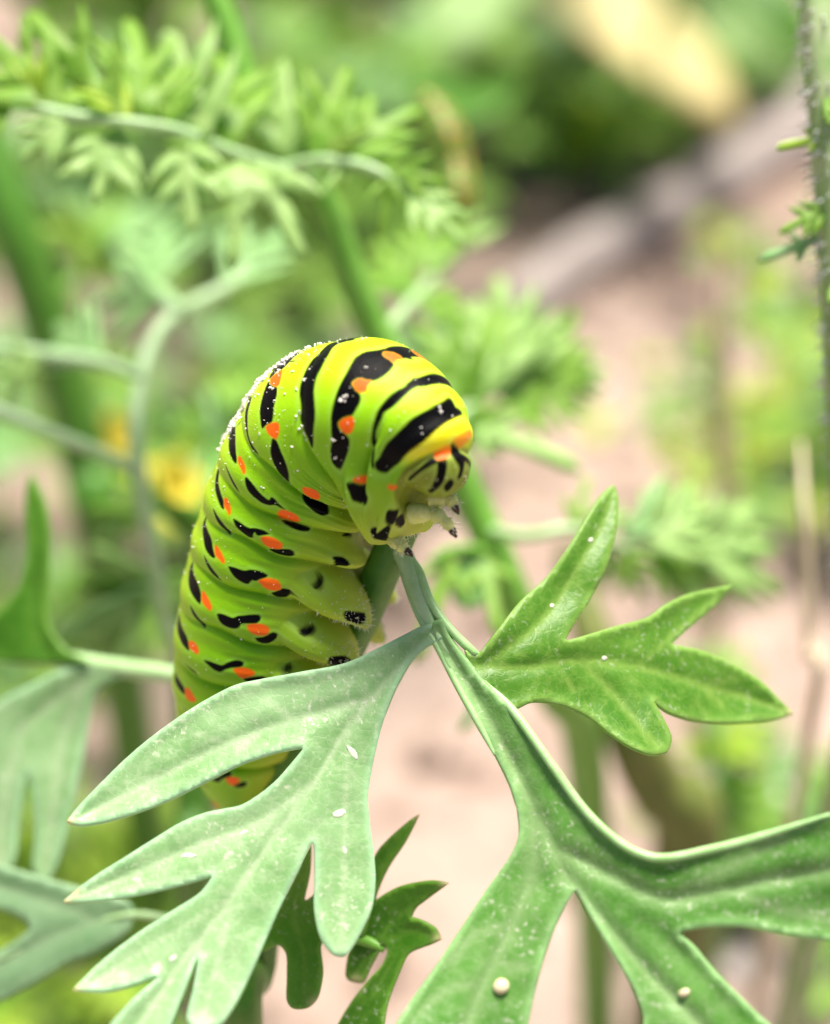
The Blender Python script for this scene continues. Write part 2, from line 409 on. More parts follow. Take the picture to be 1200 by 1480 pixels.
def mixc(nt, fac, a, b, mode='MIX'):
    n = nt.nodes.new('ShaderNodeMix')
    n.data_type = 'RGBA'
    n.blend_type = mode
    n.clamp_factor = True
    for sock, v in ((n.inputs[0], fac), (n.inputs[6], a), (n.inputs[7], b)):
        if isinstance(v, (int, float)):
            sock.default_value = v
        elif isinstance(v, tuple):
            sock.default_value = (*v, 1)
        else:
            nt.links.new(v, sock)
    return n.outputs[2]


def mathn(nt, op, a, b=None, clamp=False):
    n = nt.nodes.new('ShaderNodeMath')
    n.operation = op
    n.use_clamp = clamp
    for sock, v in zip(n.inputs, (a, b)):
        if v is None:
            continue
        if isinstance(v, (int, float)):
            sock.default_value = v
        else:
            nt.links.new(v, sock)
    return n.outputs[0]


def bump(nt, height, strength, distance, target):
    n = nt.nodes.new('ShaderNodeBump')
    n.inputs['Strength'].default_value = strength
    n.inputs['Distance'].default_value = distance
    nt.links.new(height, n.inputs['Height'])
    nt.links.new(n.outputs[0], target)


def leaf_material(name, c1, c2, pale, edge_col, translucent=0.35, rough=0.42, dust=0.0, scale=900.0, trans_col=None, blue=0.48):
    """Leaf blade: two greens mottled, paler veins and margins, light passing through."""
    m, nt, p, out = nodes_of(name)
    c1, c2, pale, edge_col = [(q[0], q[1], q[2] * blue) for q in (c1, c2, pale, edge_col)]
    co = nt.nodes.new('ShaderNodeTexCoord').outputs['Object']
    n1 = noise(nt, scale * 0.28, 3, 0.6, co)
    n2 = noise(nt, scale * 2.2, 4, 0.65, co)
    base = mixc(nt, ramp(nt, n1, [(0.35, (0, 0, 0)), (0.66, (1, 1, 1))]), c1, c2)
    base = mixc(nt, mathn(nt, 'MULTIPLY', ramp(nt, n2, [(0.45, (0, 0, 0)), (0.75, (1, 1, 1))]), 0.35), base, pale)
    base = mixc(nt, mathn(nt, 'MULTIPLY', attr(nt, 'vein'), 0.50), base, pale)
    base = mixc(nt, mathn(nt, 'MULTIPLY', attr(nt, 'edge'), 0.85), base, edge_col)
    vo = nt.nodes.new('ShaderNodeTexVoronoi')
    vo.feature = 'DISTANCE_TO_EDGE'
    vo.inputs['Scale'].default_value = scale * 1.7
    wob = nt.nodes.new('ShaderNodeVectorMath')
    wob.operation = 'ADD'
    nt.links.new(co, wob.inputs[0])
    ns_ = nt.nodes.new('ShaderNodeTexNoise')
    ns_.inputs['Scale'].default_value = scale * 1.5
    nt.links.new(co, ns_.inputs['Vector'])
    sc_ = nt.nodes.new('ShaderNodeVectorMath')
    sc_.operation = 'SCALE'
    sc_.inputs['Scale'].default_value = 0.0011
    nt.links.new(ns_.outputs['Color'], sc_.inputs[0])
    nt.links.new(sc_.outputs[0], wob.inputs[1])
    nt.links.new(wob.outputs[0], vo.inputs['Vector'])
    net = ramp(nt, vo.outputs['Distance'], [(0.0, (1, 1, 1)), (0.10, (0, 0, 0))])
    base = mixc(nt, mathn(nt, 'MULTIPLY', net, 0.16), base, pale)
    if dust:
        n3 = noise(nt, scale * 4.5, 2, 0.5, co)
        n4 = noise(nt, scale * 0.45, 2, 0.5, co)
        f = mathn(nt, 'MULTIPLY', ramp(nt, n3, [(0.60, (0, 0, 0)), (0.68, (1, 1, 1))]), ramp(nt, n4, [(0.44, (0, 0, 0)), (0.62, (1, 1, 1))]))
        base = mixc(nt, mathn(nt, 'MULTIPLY', f, dust), base, (0.80, 0.80, 0.66))
    tip = attr(nt, 'tip')
    base = mixc(nt, tip, base, (0.75, 0.66, 0.36))
    nt.links.new(base, p.inputs['Base Color'])
    p.inputs['Roughness'].default_value = rough
    p.inputs['Specular IOR Level'].default_value = 0.32
    n5 = noise(nt, scale * 3.0, 3, 0.6, co)
    bump(nt, mathn(nt, 'SUBTRACT', n5, mathn(nt, 'MULTIPLY', net, 0.22)), 0.42, 0.00006, p.inputs['Normal'])
    tr = nt.nodes.new('ShaderNodeBsdfTranslucent')
    tc = trans_col or tuple(min(1.0, x * y) for x, y in zip(c1, (1.5, 1.75, 0.7)))
    nt.links.new(mixc(nt, 0.75, base, tc), tr.inputs['Color'])
    mx = nt.nodes.new('ShaderNodeMixShader')
    mx.inputs[0].default_value = translucent
    nt.links.new(p.outputs[0], mx.inputs[1])
    nt.links.new(tr.outputs[0], mx.inputs[2])
    nt.links.new(mx.outputs[0], out.inputs['Surface'])
    return m


def plain_material(name, c1, c2, rough=0.55, scale=600.0, bump_d=0.00005, spec=0.4, sss=0.0):
    m, nt, p, out = nodes_of(name)
    co = nt.nodes.new('ShaderNodeTexCoord').outputs['Object']
    n1 = noise(nt, scale, 4, 0.6, co)
    nt.links.new(ramp(nt, n1, [(0.3, c1), (0.7, c2)]), p.inputs['Base Color'])
    p.inputs['Roughness'].default_value = rough
    p.inputs['Specular IOR Level'].default_value = spec
    if sss:
        p.inputs['Subsurface Weight'].default_value = sss
        p.inputs['Subsurface Radius'].default_value = (0.6, 1.0, 0.3)
        p.inputs['Subsurface Scale'].default_value = 0.0006
    if bump_d:
        bump(nt, noise(nt, scale * 4, 4, 0.65, co), 0.5, bump_d, p.inputs['Normal'])
    return m


def skin_material():
    m, nt, p, out = nodes_of('caterpillar skin')
    co = nt.nodes.new('ShaderNodeTexCoord').outputs['Object']
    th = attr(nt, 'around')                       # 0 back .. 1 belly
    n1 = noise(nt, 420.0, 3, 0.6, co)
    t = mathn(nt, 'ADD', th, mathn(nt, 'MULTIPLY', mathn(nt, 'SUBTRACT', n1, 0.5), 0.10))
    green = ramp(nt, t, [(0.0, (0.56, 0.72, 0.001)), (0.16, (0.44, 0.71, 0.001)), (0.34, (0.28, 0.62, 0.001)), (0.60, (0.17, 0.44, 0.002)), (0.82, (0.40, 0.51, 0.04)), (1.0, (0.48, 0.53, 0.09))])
    col = mixc(nt, attr(nt, 'fore'), green, (0.86, 0.80, 0.006))        # yellow collar behind the head
    col = mixc(nt, attr(nt, 'headcap'), col, (0.19, 0.23, 0.014))      # olive head capsule
    n2 = noise(nt, 2600.0, 3, 0.6, co)
    col = mixc(nt, mathn(nt, 'MULTIPLY', n2, 0.12), col, (0.45, 0.75, 0.05))
    col = mixc(nt, mathn(nt, 'MULTIPLY', attr(nt, 'rim'), 0.15), col, (0.50, 0.80, 0.24))
    col = mixc(nt, attr(nt, 'orange'), col, mixc(nt, attr(nt, 'fore'), mixc(nt, n1, (0.90, 0.085, 0.004), (0.95, 0.19, 0.004)), (0.95, 0.38, 0.006)))
    col = mixc(nt, attr(nt, 'black'), col, (0.003, 0.003, 0.0035))
    nt.links.new(col, p.inputs['Base Color'])
    blk = attr(nt, 'black')
    nt.links.new(mathn(nt, 'SUBTRACT', 0.40, mathn(nt, 'MULTIPLY', blk, 0.08)), p.inputs['Roughness'])
    nt.links.new(mathn(nt, 'SUBTRACT', 0.24, mathn(nt, 'MULTIPLY', blk, 0.18)), p.inputs['Specular IOR Level'])
    nt.links.new(mathn(nt, 'MULTIPLY', mathn(nt, 'SUBTRACT', 1.0, blk), 0.08), p.inputs['Subsurface Weight'])
    p.inputs['Subsurface Radius'].default_value = (0.8, 1.0, 0.25)
    p.inputs['Subsurface Scale'].default_value = 0.0005
    bump(nt, noise(nt, 6500.0, 6, 0.75, co), 0.6, 0.00005, p.inputs['Normal'])
    return m


M = {}
M['skin'] = skin_material()
M['blade_pale'] = leaf_material('pale glaucous leaf', (0.21, 0.40, 0.15), (0.31, 0.50, 0.24), (0.58, 0.68, 0.46), (0.42, 0.70, 0.42), 0.26, 0.38, 0.6, blue=1.0)
M['blade_mid'] = leaf_material('mid green leaf', (0.085, 0.27, 0.035), (0.15, 0.35, 0.085), (0.40, 0.54, 0.32), (0.38, 0.66, 0.32), 0.34, 0.40, 0.5, blue=0.85)
M['blade_deep'] = leaf_material('deep green leaf', (0.055, 0.19, 0.022), (0.09, 0.25, 0.04), (0.20, 0.40, 0.12), (0.22, 0.46, 0.12), 0.34, 0.36, 0.6)
M['blade_fresh'] = leaf_material('fresh green leaf', (0.13, 0.34, 0.04), (0.20, 0.42, 0.09), (0.38, 0.56, 0.24), (0.34, 0.56, 0.20), 0.45, 0.45)
M['blade_mint'] = leaf_material('mint green leaf', (0.22, 0.41, 0.16), (0.32, 0.50, 0.25), (0.52, 0.66, 0.44), (0.45, 0.66, 0.38), 0.40, 0.42, blue=0.62)
M['blade_olive'] = leaf_material('olive green leaf', (0.10, 0.22, 0.03), (0.16, 0.28, 0.06), (0.26, 0.38, 0.14), (0.24, 0.38, 0.12), 0.42, 0.5)
M['blade_yellow'] = leaf_material('yellow green leaf', (0.42, 0.56, 0.10), (0.55, 0.64, 0.20), (0.66, 0.72, 0.34), (0.6, 0.66, 0.3), 0.45, 0.5)
M['withered'] = leaf_material('withered cream leaf', (0.78, 0.66, 0.30), (0.82, 0.74, 0.46), (0.86, 0.80, 0.60), (0.7, 0.55, 0.3), 0.35, 0.6, blue=1.0)
M['petal'] = leaf_material('yellow petal', (0.86, 0.70, 0.14), (0.88, 0.78, 0.28), (0.92, 0.84, 0.3), (0.92, 0.80, 0.2), 0.35, 0.5)
M['rachis'] = plain_material('pale leaf stalk', (0.30, 0.50, 0.20), (0.44, 0.62, 0.34), 0.4, 1500, 0.00004, 0.45, 0.1)
M['stem_deep'] = plain_material('dark green stem', (0.05, 0.17, 0.012), (0.09, 0.24, 0.025), 0.4, 900)
M['stem_green'] = plain_material('green stem', (0.12, 0.33, 0.03), (0.18, 0.40, 0.06), 0.42, 700)
M['stem_pale'] = plain_material('glaucous stem', (0.30, 0.48, 0.22), (0.42, 0.58, 0.34), 0.45, 700)
M['stem_olive'] = plain_material('olive stem', (0.11, 0.15, 0.025), (0.17, 0.19, 0.045), 0.55, 500)
M['dry'] = plain_material('dry straw', (0.52, 0.42, 0.28), (0.66, 0.56, 0.42), 0.7, 700)
M['bark'] = plain_material('weathered wood', (0.36, 0.30, 0.29), (0.48, 0.42, 0.41), 0.8, 260, 0.0006)
M['stone'] = plain_material('white stone', (0.72, 0.69, 0.68), (0.80, 0.78, 0.78), 0.7, 300, 0.0003)
M['grain'] = plain_material('white grains', (0.80, 0.78, 0.66), (0.84, 0.83, 0.78), 0.6, 3000, 0.0, 0.4, 0.15)
M['hair'] = plain_material('pale hair', (0.74, 0.78, 0.50), (0.82, 0.84, 0.66), 0.5, 3000, 0.0)
M['hair_white'] = plain_material('white hair', (0.76, 0.80, 0.76), (0.84, 0.86, 0.84), 0.5, 3000, 0.0)
M['leg'] = plain_material('pale leg', (0.50, 0.57, 0.12), (0.68, 0.72, 0.30), 0.38, 2500, 0.00003, 0.4, 0.25)
M['claw'] = plain_material('brown claw', (0.020, 0.012, 0.008), (0.07, 0.035, 0.02), 0.25, 4000, 0.0, 0.5)
M['stem_hairy'] = plain_material('bristly stem', (0.18, 0.36, 0.08), (0.44, 0.50, 0.30), 0.6, 380)
M['flake'] = plain_material('dull white flake', (0.50, 0.52, 0.42), (0.64, 0.64, 0.55), 0.7, 2500, 0.00004)
M['seed'] = plain_material('cream seed', (0.62, 0.52, 0.30), (0.75, 0.68, 0.48), 0.5, 3000, 0.00004)


# ------------------------------------------------------------------ ground
def soil_material():
    m, nt, p, out = nodes_of('soil')
    co = nt.nodes.new('ShaderNodeTexCoord').outputs['Object']
    n1 = noise(nt, 22.0, 4, 0.6, co)
    n2 = noise(nt, 160.0, 5, 0.65, co)
    col = ramp(nt, n1, [(0.30, (0.25, 0.18, 0.15)), (0.5, (0.38, 0.285, 0.245)), (0.7, (0.45, 0.35, 0.31))])
    col = mixc(nt, ramp(nt, n2, [(0.34, (1, 1, 1)), (0.48, (0, 0, 0))]), col, (0.15, 0.10, 0.08))
    nt.links.new(col, p.inputs['Base Color'])
    p.inputs['Roughness'].default_value = 0.95
    p.inputs['Specular IOR Level'].default_value = 0.2
    bump(nt, n2, 0.8, 0.002, p.inputs['Normal'])
    return m


M['soil'] = soil_material()


def ground_height(x, y):
    q = np.stack([np.asarray(x, float), np.asarray(y, float)], -1).reshape(-1, 2)
    fade = np.clip(1.2 - np.hypot(q[:, 0], q[:, 1] - 0.3) * 0.9, 0.1, 1)
    h = 0.0022 * wnoise(q, 60, 3) + 0.0009 * wnoise(q, 210, 4) + 0.0004 * wnoise(q, 640, 5)
    return (h * fade).reshape(np.shape(x))


def build_ground():
    ax = np.r_[-20, -8, -4, -2, -1.2, np.linspace(-0.7, 0.7, 240), 1.2, 2, 4, 8, 20]
    ay = np.r_[-12, -5, -2, -1, -0.5, np.linspace(-0.25, 1.1, 240), 1.6, 2.4, 4, 8, 20, 30]
    X, Y = np.meshgrid(ax, ay)
    v = np.stack([X, Y, ground_height(X, Y)], -1).reshape(-1, 3)
    nx = len(ax)
    i = np.arange(len(ay) - 1)[:, None] * nx + np.arange(nx - 1)[None]
    f = np.stack([i, i + 1, i + nx + 1, i + nx], -1).reshape(-1, 4)
    g = mesh_obj('ground', v, f, M['soil'])
    tag(g, 'pale pinkish brown bare soil under the plants', None, None, 'structure')
    # loose crumbs of soil: uncountable
    r = np.random.default_rng(11)
    ico = bmesh.new()
    bmesh.ops.create_icosphere(ico, subdivisions=1, radius=1.0)
    iv = np.array([w.co[:] for w in ico.verts])
    fi = np.array([[w.index for w in q.verts] for q in ico.faces])
    ico.free()
    V, F = [], []
    k = 0
    for _ in range(2600):
        x, y = r.uniform(-0.28, 0.35), r.uniform(0.02, 0.62)
        s = 0.0006 + 0.0030 * r.random() ** 4
        w = iv * (s * r.uniform(0.6, 1.3, 3)) * (1 + 0.22 * r.normal(size=(len(iv), 1)))
        w = w + np.array([x, y, float(ground_height(x, y)) + s * 0.3])
        V.append(w)
        F.append(fi + k)
        k += len(iv)
    c = mesh_obj('soil_crumbs', np.vstack(V), np.vstack(F), M['soil'], None, None, False)
    tag(c, 'loose crumbs of pale brown soil scattered over the ground', None, None, 'stuff')


build_ground()


# ------------------------------------------------------------------ tubes and blades
def tube_data(pts, radii, n=10, ns=None, cap=True, ridges=0.0):
    ns = ns or max(6, 5 * len(pts))
    q = spline(np.c_[np.asarray(pts, float), np.asarray(radii, float)], ns)
    c, r = q[:, :3], q[:, 3]
    T = norm(np.gradient(c, axis=0))
    ref = np.array([0.3, 0.2, 0.93]) if abs(T[0][2]) < 0.8 else np.array([0.9, 0.3, 0.1])
    U = np.zeros_like(c)
    u = ref - (ref @ T[0]) * T[0]
    for i in range(ns):
        u = u - (u @ T[i]) * T[i]
        u = u / np.linalg.norm(u)
        U[i] = u
    W = np.cross(T, U)
    a = np.linspace(0, 2 * math.pi, n, endpoint=False)
    rr = 1 + ridges * np.cos(a * 5)
    v = c[:, None] + (U[:, None] * np.cos(a)[None, :, None] + W[:, None] * np.sin(a)[None, :, None]) * (r[:, None] * rr[None])[..., None]
    v = v.reshape(-1, 3)
    f = grid_faces(ns, n).tolist()
    if cap:
        f.append(list(range(n))[::-1])
        f.append([(ns - 1) * n + j for j in range(n)])
    return v, f


def tube(name, pts, radii, mat, parent=None, n=10, ns=None, ridges=0.0):
    v, f = tube_data(pts, radii, n, ns, True, ridges)
    return mesh_obj(name, v, f, mat, parent)


def closed_smooth(poly, per=4, sharp=()):
    """Closed Catmull-Rom through poly; indices in sharp stay corners."""
    p = np.asarray(poly, float)
    n = len(p)
    out = []
    for i in range(n):
        a, b, c, d = p[i - 1], p[i], p[(i + 1) % n], p[(i + 2) % n]
        ta = (c - a) * (0.12 if i in sharp else 0.42)
        tb = (d - b) * (0.12 if (i + 1) % n in sharp else 0.42)
        for t in np.linspace(0, 1, per, endpoint=False):
            h1, h2 = 2 * t ** 3 - 3 * t ** 2 + 1, t ** 3 - 2 * t ** 2 + t
            h3, h4 = -2 * t ** 3 + 3 * t ** 2, t ** 3 - t ** 2
            out.append(h1 * b + h2 * ta + h3 * c + h4 * tb)
    return np.array(out)


def inside(poly, q):
    x, y = q[:, 0], q[:, 1]
    r = np.zeros(len(q), bool)
    j = len(poly) - 1
    for i in range(len(poly)):
        xi, yi = poly[i]
        xj, yj = poly[j]
        c = ((yi > y) != (yj > y))
        with np.errstate(divide='ignore', invalid='ignore'):
            c &= x < (xj - xi) * (y - yi) / (yj - yi) + xi
        r ^= c
        j = i
    return r


def seg_dist(q, line, closed=False):
    best = np.full(len(q), 1e9)
    m = len(line)
    for i in range(m if closed else m - 1):
        a, b = line[i], line[(i + 1) % m]
        d = b - a
        t = np.clip(((q - a) @ d) / max(d @ d, 1e-12), 0, 1)
        best = np.minimum(best, np.hypot(*(q - a - t[:, None] * d).T))
    return best


def fill(outline, step):
    """Triangulate a 2-D outline with evenly spread inner points."""
    o = np.asarray(outline)
    lo, hi = o.min(0), o.max(0)
    gx = np.arange(lo[0], hi[0], step)
    gy = np.arange(lo[1], hi[1], step * 0.866)
    X, Y = np.meshgrid(gx, gy)
    X = X + (np.arange(len(gy)) % 2)[:, None] * step * 0.5
    q = np.stack([X, Y], -1).reshape(-1, 2)
    if len(q):
        q = q[inside(o, q)]
    if len(q):
        q = q[seg_dist(q, o, True) > step * 0.45]
    pts = [Vector(p) for p in np.vstack([o, q]).tolist()]
    n = len(o)
    res = geometry.delaunay_2d_cdt(pts, [], [list(range(n))], 1, 1e-6)
    return np.array([p[:] for p in res[0]]), [list(f) for f in res[2]]


def tps(ctrl):
    """Thin plate through control points (x, y, z) -> function."""
    c = np.asarray(ctrl, float)
    sc = 300.0
    X = c[:, :2] / sc
    n = len(c)

    def U(r2):
        return np.where(r2 > 1e-12, r2 * np.log(r2 + 1e-12), 0.0)
    K = U(((X[:, None] - X[None]) ** 2).sum(-1)) + np.eye(n) * 0.004
    Pm = np.c_[np.ones(n), X]
    A = np.block([[K, Pm], [Pm.T, np.zeros((3, 3))]])
    w = np.linalg.lstsq(A, np.r_[c[:, 2], 0, 0, 0], rcond=None)[0]

    def f(q):
        Q = q / sc
        return U(((Q[:, None] - X[None]) ** 2).sum(-1)) @ w[:n] + np.c_[np.ones(len(Q)), Q] @ w[n:]
    return f


def traced_blade(name, outline, ctrl, veins, mat, parent, step=9, tips=(), crease=6.0, roll=5.0, thick=6.5, sharp=(), wave=2.5, edge_w=6.0, seed=0, vein_w=5.0):
    """A leaflet whose outline was measured in the photo; it gets its own distance, bend and thickness."""
    o = closed_smooth(outline, 5, sharp)
    v2, f = fill(o, step)
    de = seg_dist(v2, o, True)
    dv = np.full(len(v2), 1e9)
    dm = np.full(len(v2), 1e9)
    for k, l in enumerate(veins):
        l = spline(np.asarray(l, float), 24)
        ds = seg_dist(v2, l)
        if k < 3:
            dm = np.minimum(dm, ds)
        dv = np.minimum(dv, ds * (1.0 if k < 3 else 1.7))
    z = tps(ctrl)(v2)
    z = z - 0.55 * crease * np.exp(-(dm / 11.0) ** 2) + 0.4 * crease * np.exp(-((dm - 24) / 18.0) ** 2) - 0.12 * crease * np.exp(-(dv / 8.0) ** 2)
    z = z + roll * np.exp(-(de / 12.0) ** 2) * (0.6 + 0.5 * wnoise(v2, 0.012, seed + 5))
    z = z + wave * wnoise(v2, 0.035, seed) + 0.5 * wave * wnoise(v2, 0.09, seed + 1)
    P = np.array([at(x, y, h) for (x, y), h in zip(v2, z)])
    tipv = np.zeros(len(v2))
    for t in tips:
        tipv = np.maximum(tipv, np.exp(-(np.hypot(v2[:, 0] - t[0], v2[:, 1] - t[1]) / 9.0) ** 2))
    ob = mesh_obj(name, P, f, mat, parent, {'vein': np.exp(-(dv / vein_w) ** 2), 'edge': np.exp(-(de / edge_w) ** 2), 'tip': tipv})
    md = ob.modifiers.new('thickness', 'SOLIDIFY')
    md.thickness = thick * PX
    md.offset = 0.0
    return ob


def lobed(L, W, n, r, w0=0.13, tip_round=0.25, open_=0.5):
    """Outline of a parsley-like leaflet of length L, half width W, n lobes a side (0: plain oval)."""
    if n == 0:
        t = np.linspace(0, math.pi, 9)[1:-1]
        right = [(L * (0.5 - 0.5 * math.cos(a)), W * math.sin(a) ** 0.9 * (0.9 + 0.2 * r.random())) for a in t]
        left = [(x, -y * (0.85 + 0.3 * r.random())) for x, y in right[::-1]]
        return np.array([(0, 0)] + right + [(L, 0)] + left), []
    pts = {1: [], -1: []}
    veins = [[(0, 0), (L * 0.5, 0), (L * 0.97, 0)]]
    for sd in (1, -1):
        b = w0 * L * 0.5
        pts[sd].append((0.02 * L, 0.35 * b))
        for i in range(n):
            u = L * (0.14 + 0.54 * i / n) + r.normal() * 0.012 * L
            ln = W * (1.42 - 0.40 * i / max(1, n)) * r.uniform(0.85, 1.12)
            an = math.radians(r.uniform(34, 50))
            d = np.array([math.cos(an), math.sin(an)])
            e = np.array([-d[1], d[0]])
            hw = ln * r.uniform(0.12, 0.155)
            base = np.array([u, b * 0.5])
            pts[sd].append(tuple(base + e * hw * 0.9 + d * ln * 0.10))
            pts[sd].append(tuple(base + e * hw + d * ln * 0.58))
            pts[sd].append(tuple(base + e * hw * tip_round * 0.5 + d * ln * 0.93))
            pts[sd].append(tuple(base + d * ln))
            pts[sd].append(tuple(base - e * hw * tip_round * 0.6 + d * ln * 0.92))
            pts[sd].append(tuple(base - e * hw * 1.05 + d * ln * 0.52))
            pts[sd].append((u + 2.3 * hw, b * r.uniform(0.9, 1.2)))
            veins.append([(u, 0), (u + d[0] * ln * 0.9, sd * d[1] * ln * 0.9)])
        pts[sd].append((L * 0.86, b * 1.0))
        pts[sd].append((L * 0.95, b * 0.6))
    right = pts[1]
    left = [(x, -y) for x, y in pts[-1][::-1]]
    return np.array(right + [(L, 0)] + left), veins


def leaflet(name, base, tip, width, n, mat, parent, seed, roll=0.0, bend=0.0, fine=9, face=None, cup=0.10, thick=0.00022):
    """A leaflet from base to tip (world), half-width 'width' (fraction of length), n lobes a side."""
    r = np.random.default_rng(seed)
    base, tip = np.asarray(base, float), np.asarray(tip, float)
    L = np.linalg.norm(tip - base)
    o, veins = lobed(1.0, width, n, r)
    o = closed_smooth(o, 3 if n else 4)
    try:
        v2, f = fill(o, 1.0 / fine)
    except Exception:
        return None
    de = seg_dist(v2, o, True)
    dv = np.full(len(v2), 9.0)
    for l in veins:
        dv = np.minimum(dv, seg_dist(v2, np.asarray(l, float)))
    x = (tip - base) / L
    nrm = np.asarray(face, float) if face is not None else norm(np.array([0.1, -0.45, 0.9]))
    nrm = norm(nrm - (nrm @ x) * x)
    y = np.cross(nrm, x)
    cr, sr = math.cos(roll), math.sin(roll)
    nrm, y = nrm * cr + y * sr, y * cr - nrm * sr
    u, w = v2[:, 0], v2[:, 1]
    h = bend * (u * (1 - u)) * 4 + cup * np.abs(w) / max(width, 0.05) * width * 2 - 0.02 * np.exp(-(dv / 0.03) ** 2) + 0.012 * wnoise(v2, 9.0, seed)
    P = base + (x[None] * u[:, None] + y[None] * w[:, None] + nrm[None] * h[:, None]) * L
    ob = mesh_obj(name, P, f, mat, parent, {'vein': np.exp(-(dv / 0.022) ** 2), 'edge': np.exp(-(de / 0.018) ** 2), 'tip': np.zeros(len(v2))})
    md = ob.modifiers.new('thickness', 'SOLIDIFY')
    md.thickness = thick
    md.offset = 0.0
    return ob


def frond(parent, pts, rad, mat_stalk, mats, pairs, size, seed, lobes=3, width=0.42, start=0.35, up=None, fine=9, spread=58):
    """A compound leaf: a stalk along pts (a part) with opposite leaflets (sub-parts)."""
    r = np.random.default_rng(seed)
    pts = np.asarray(pts, float)
    n = len(pts)
    st = tube('leaf', pts, np.linspace(rad, rad * 0.35, n), mat_stalk, parent, 8, 6 * n)
    c = spline(pts, 60)
    T = norm(np.gradient(c, axis=0))
    upv = np.asarray(up if up is not None else (0.0, -0.35, 0.95), float)
    for i in range(pairs):
        t = start + (0.97 - start) * i / max(1, pairs)
        k = int(t * 59)
        sz = size * (1.0 - 0.45 * (i / max(1, pairs))) * r.uniform(0.85, 1.15)
        side = norm(np.cross(T[k], upv))
        for sd in (1, -1):
            a = math.radians(spread + r.normal() * 9)
            d = norm(T[k] * math.cos(a) + side * sd * math.sin(a) + upv * r.normal() * 0.14 - np.array([0, 0, 0.12]))
            leaflet('leaflet', c[k], c[k] + d * sz, width, lobes, mats[r.integers(len(mats))], st, int(r.integers(1 << 30)), r.normal() * 0.3, r.normal() * 0.08 + 0.06, fine, upv + r.normal(size=3) * 0.22)
    leaflet('leaflet', c[-2], c[-1] + T[-1] * size * 0.62, width, lobes, mats[0], st, int(r.integers(1 << 30)), r.normal() * 0.3, 0.06, fine, upv)
    return st


def gz(p):
    """Drop a world point onto the soil."""
    p = np.array(p, float)
    p[2] = float(ground_height(p[0], p[1])) - 0.001
    return p


# ------------------------------------------------------------------ caterpillar
def mark_mask(polys, s, th_deg, L, rr, soft):
    """Coverage 0..1 of marks given as polygons in (s, degrees); mirrored to the far side. Also a thin rim."""
    S_, T_ = np.meshgrid(s, th_deg, indexing='ij')
    cov = np.zeros(S_.shape)
    rim = np.zeros(S_.shape)
    rad = np.repeat(rr[:, None], len(th_deg), 1)
    for poly in polys:
        p = np.array(poly, float)
        mid = 20.0 * smooth(0.75, 0.82, p[:, 0] / KS)
        face = p[:, 0].mean() > 0.915 and np.abs(p[:, 1]).mean() < 62      # collar and face marks were read on both sides
        far = np.c_[p[:, 0], 2 * mid - p[:, 1]]
        if not face and p[:, 1].min() < mid.mean() + 15 and np.ptp(p[:, 1]) > 60:      # a band read across the back runs on down the far side
            e = p[:, 1].min()
            near = p[p[:, 1] < e + 16]
            lo, hi = near[:, 0].min(), near[:, 0].max()
            md, hw = (lo + hi) / 2, max(0.35 * (hi - lo), 0.006)
            far = np.array([(md - hw, e + 14), (md + hw, e + 14), (md + hw, e - 20), (md + hw, e - 45), (md, e - 62), (md - hw, e - 45), (md - hw, e - 20)])
        for q in ((p,) if face else (p, far)):
            k = math.radians(1) * np.interp(q[:, 0].mean(), s, rr)
            w = closed_smooth(q * [L, k], 4)
            pad = 0.00045
            for shift in (0, 360, -360):
                X = np.stack([S_ * L, (T_ + shift) * k], -1).reshape(-1, 2)
                idx = np.where((X[:, 0] > w[:, 0].min() - pad) & (X[:, 0] < w[:, 0].max() + pad) & (X[:, 1] > w[:, 1].min() - pad) & (X[:, 1] < w[:, 1].max() + pad))[0]
                if not len(idx):
                    continue
                x = X[idx]
                x = x + 0.00004 * np.c_[wnoise(x, 4000, 1), wnoise(x, 4000, 2)]
                d = seg_dist(x, w, True) * np.where(inside(w, x), 1, -1) + (0.00005 if face and soft < 0.00004 else 0.0)
                c = smooth(-soft, soft, d)
                cov.flat[idx] = np.maximum(cov.flat[idx], c)
                rim.flat[idx] = np.maximum(rim.flat[idx], np.exp(-((d + 0.00008) / 0.00009) ** 2))
    return cov, rim


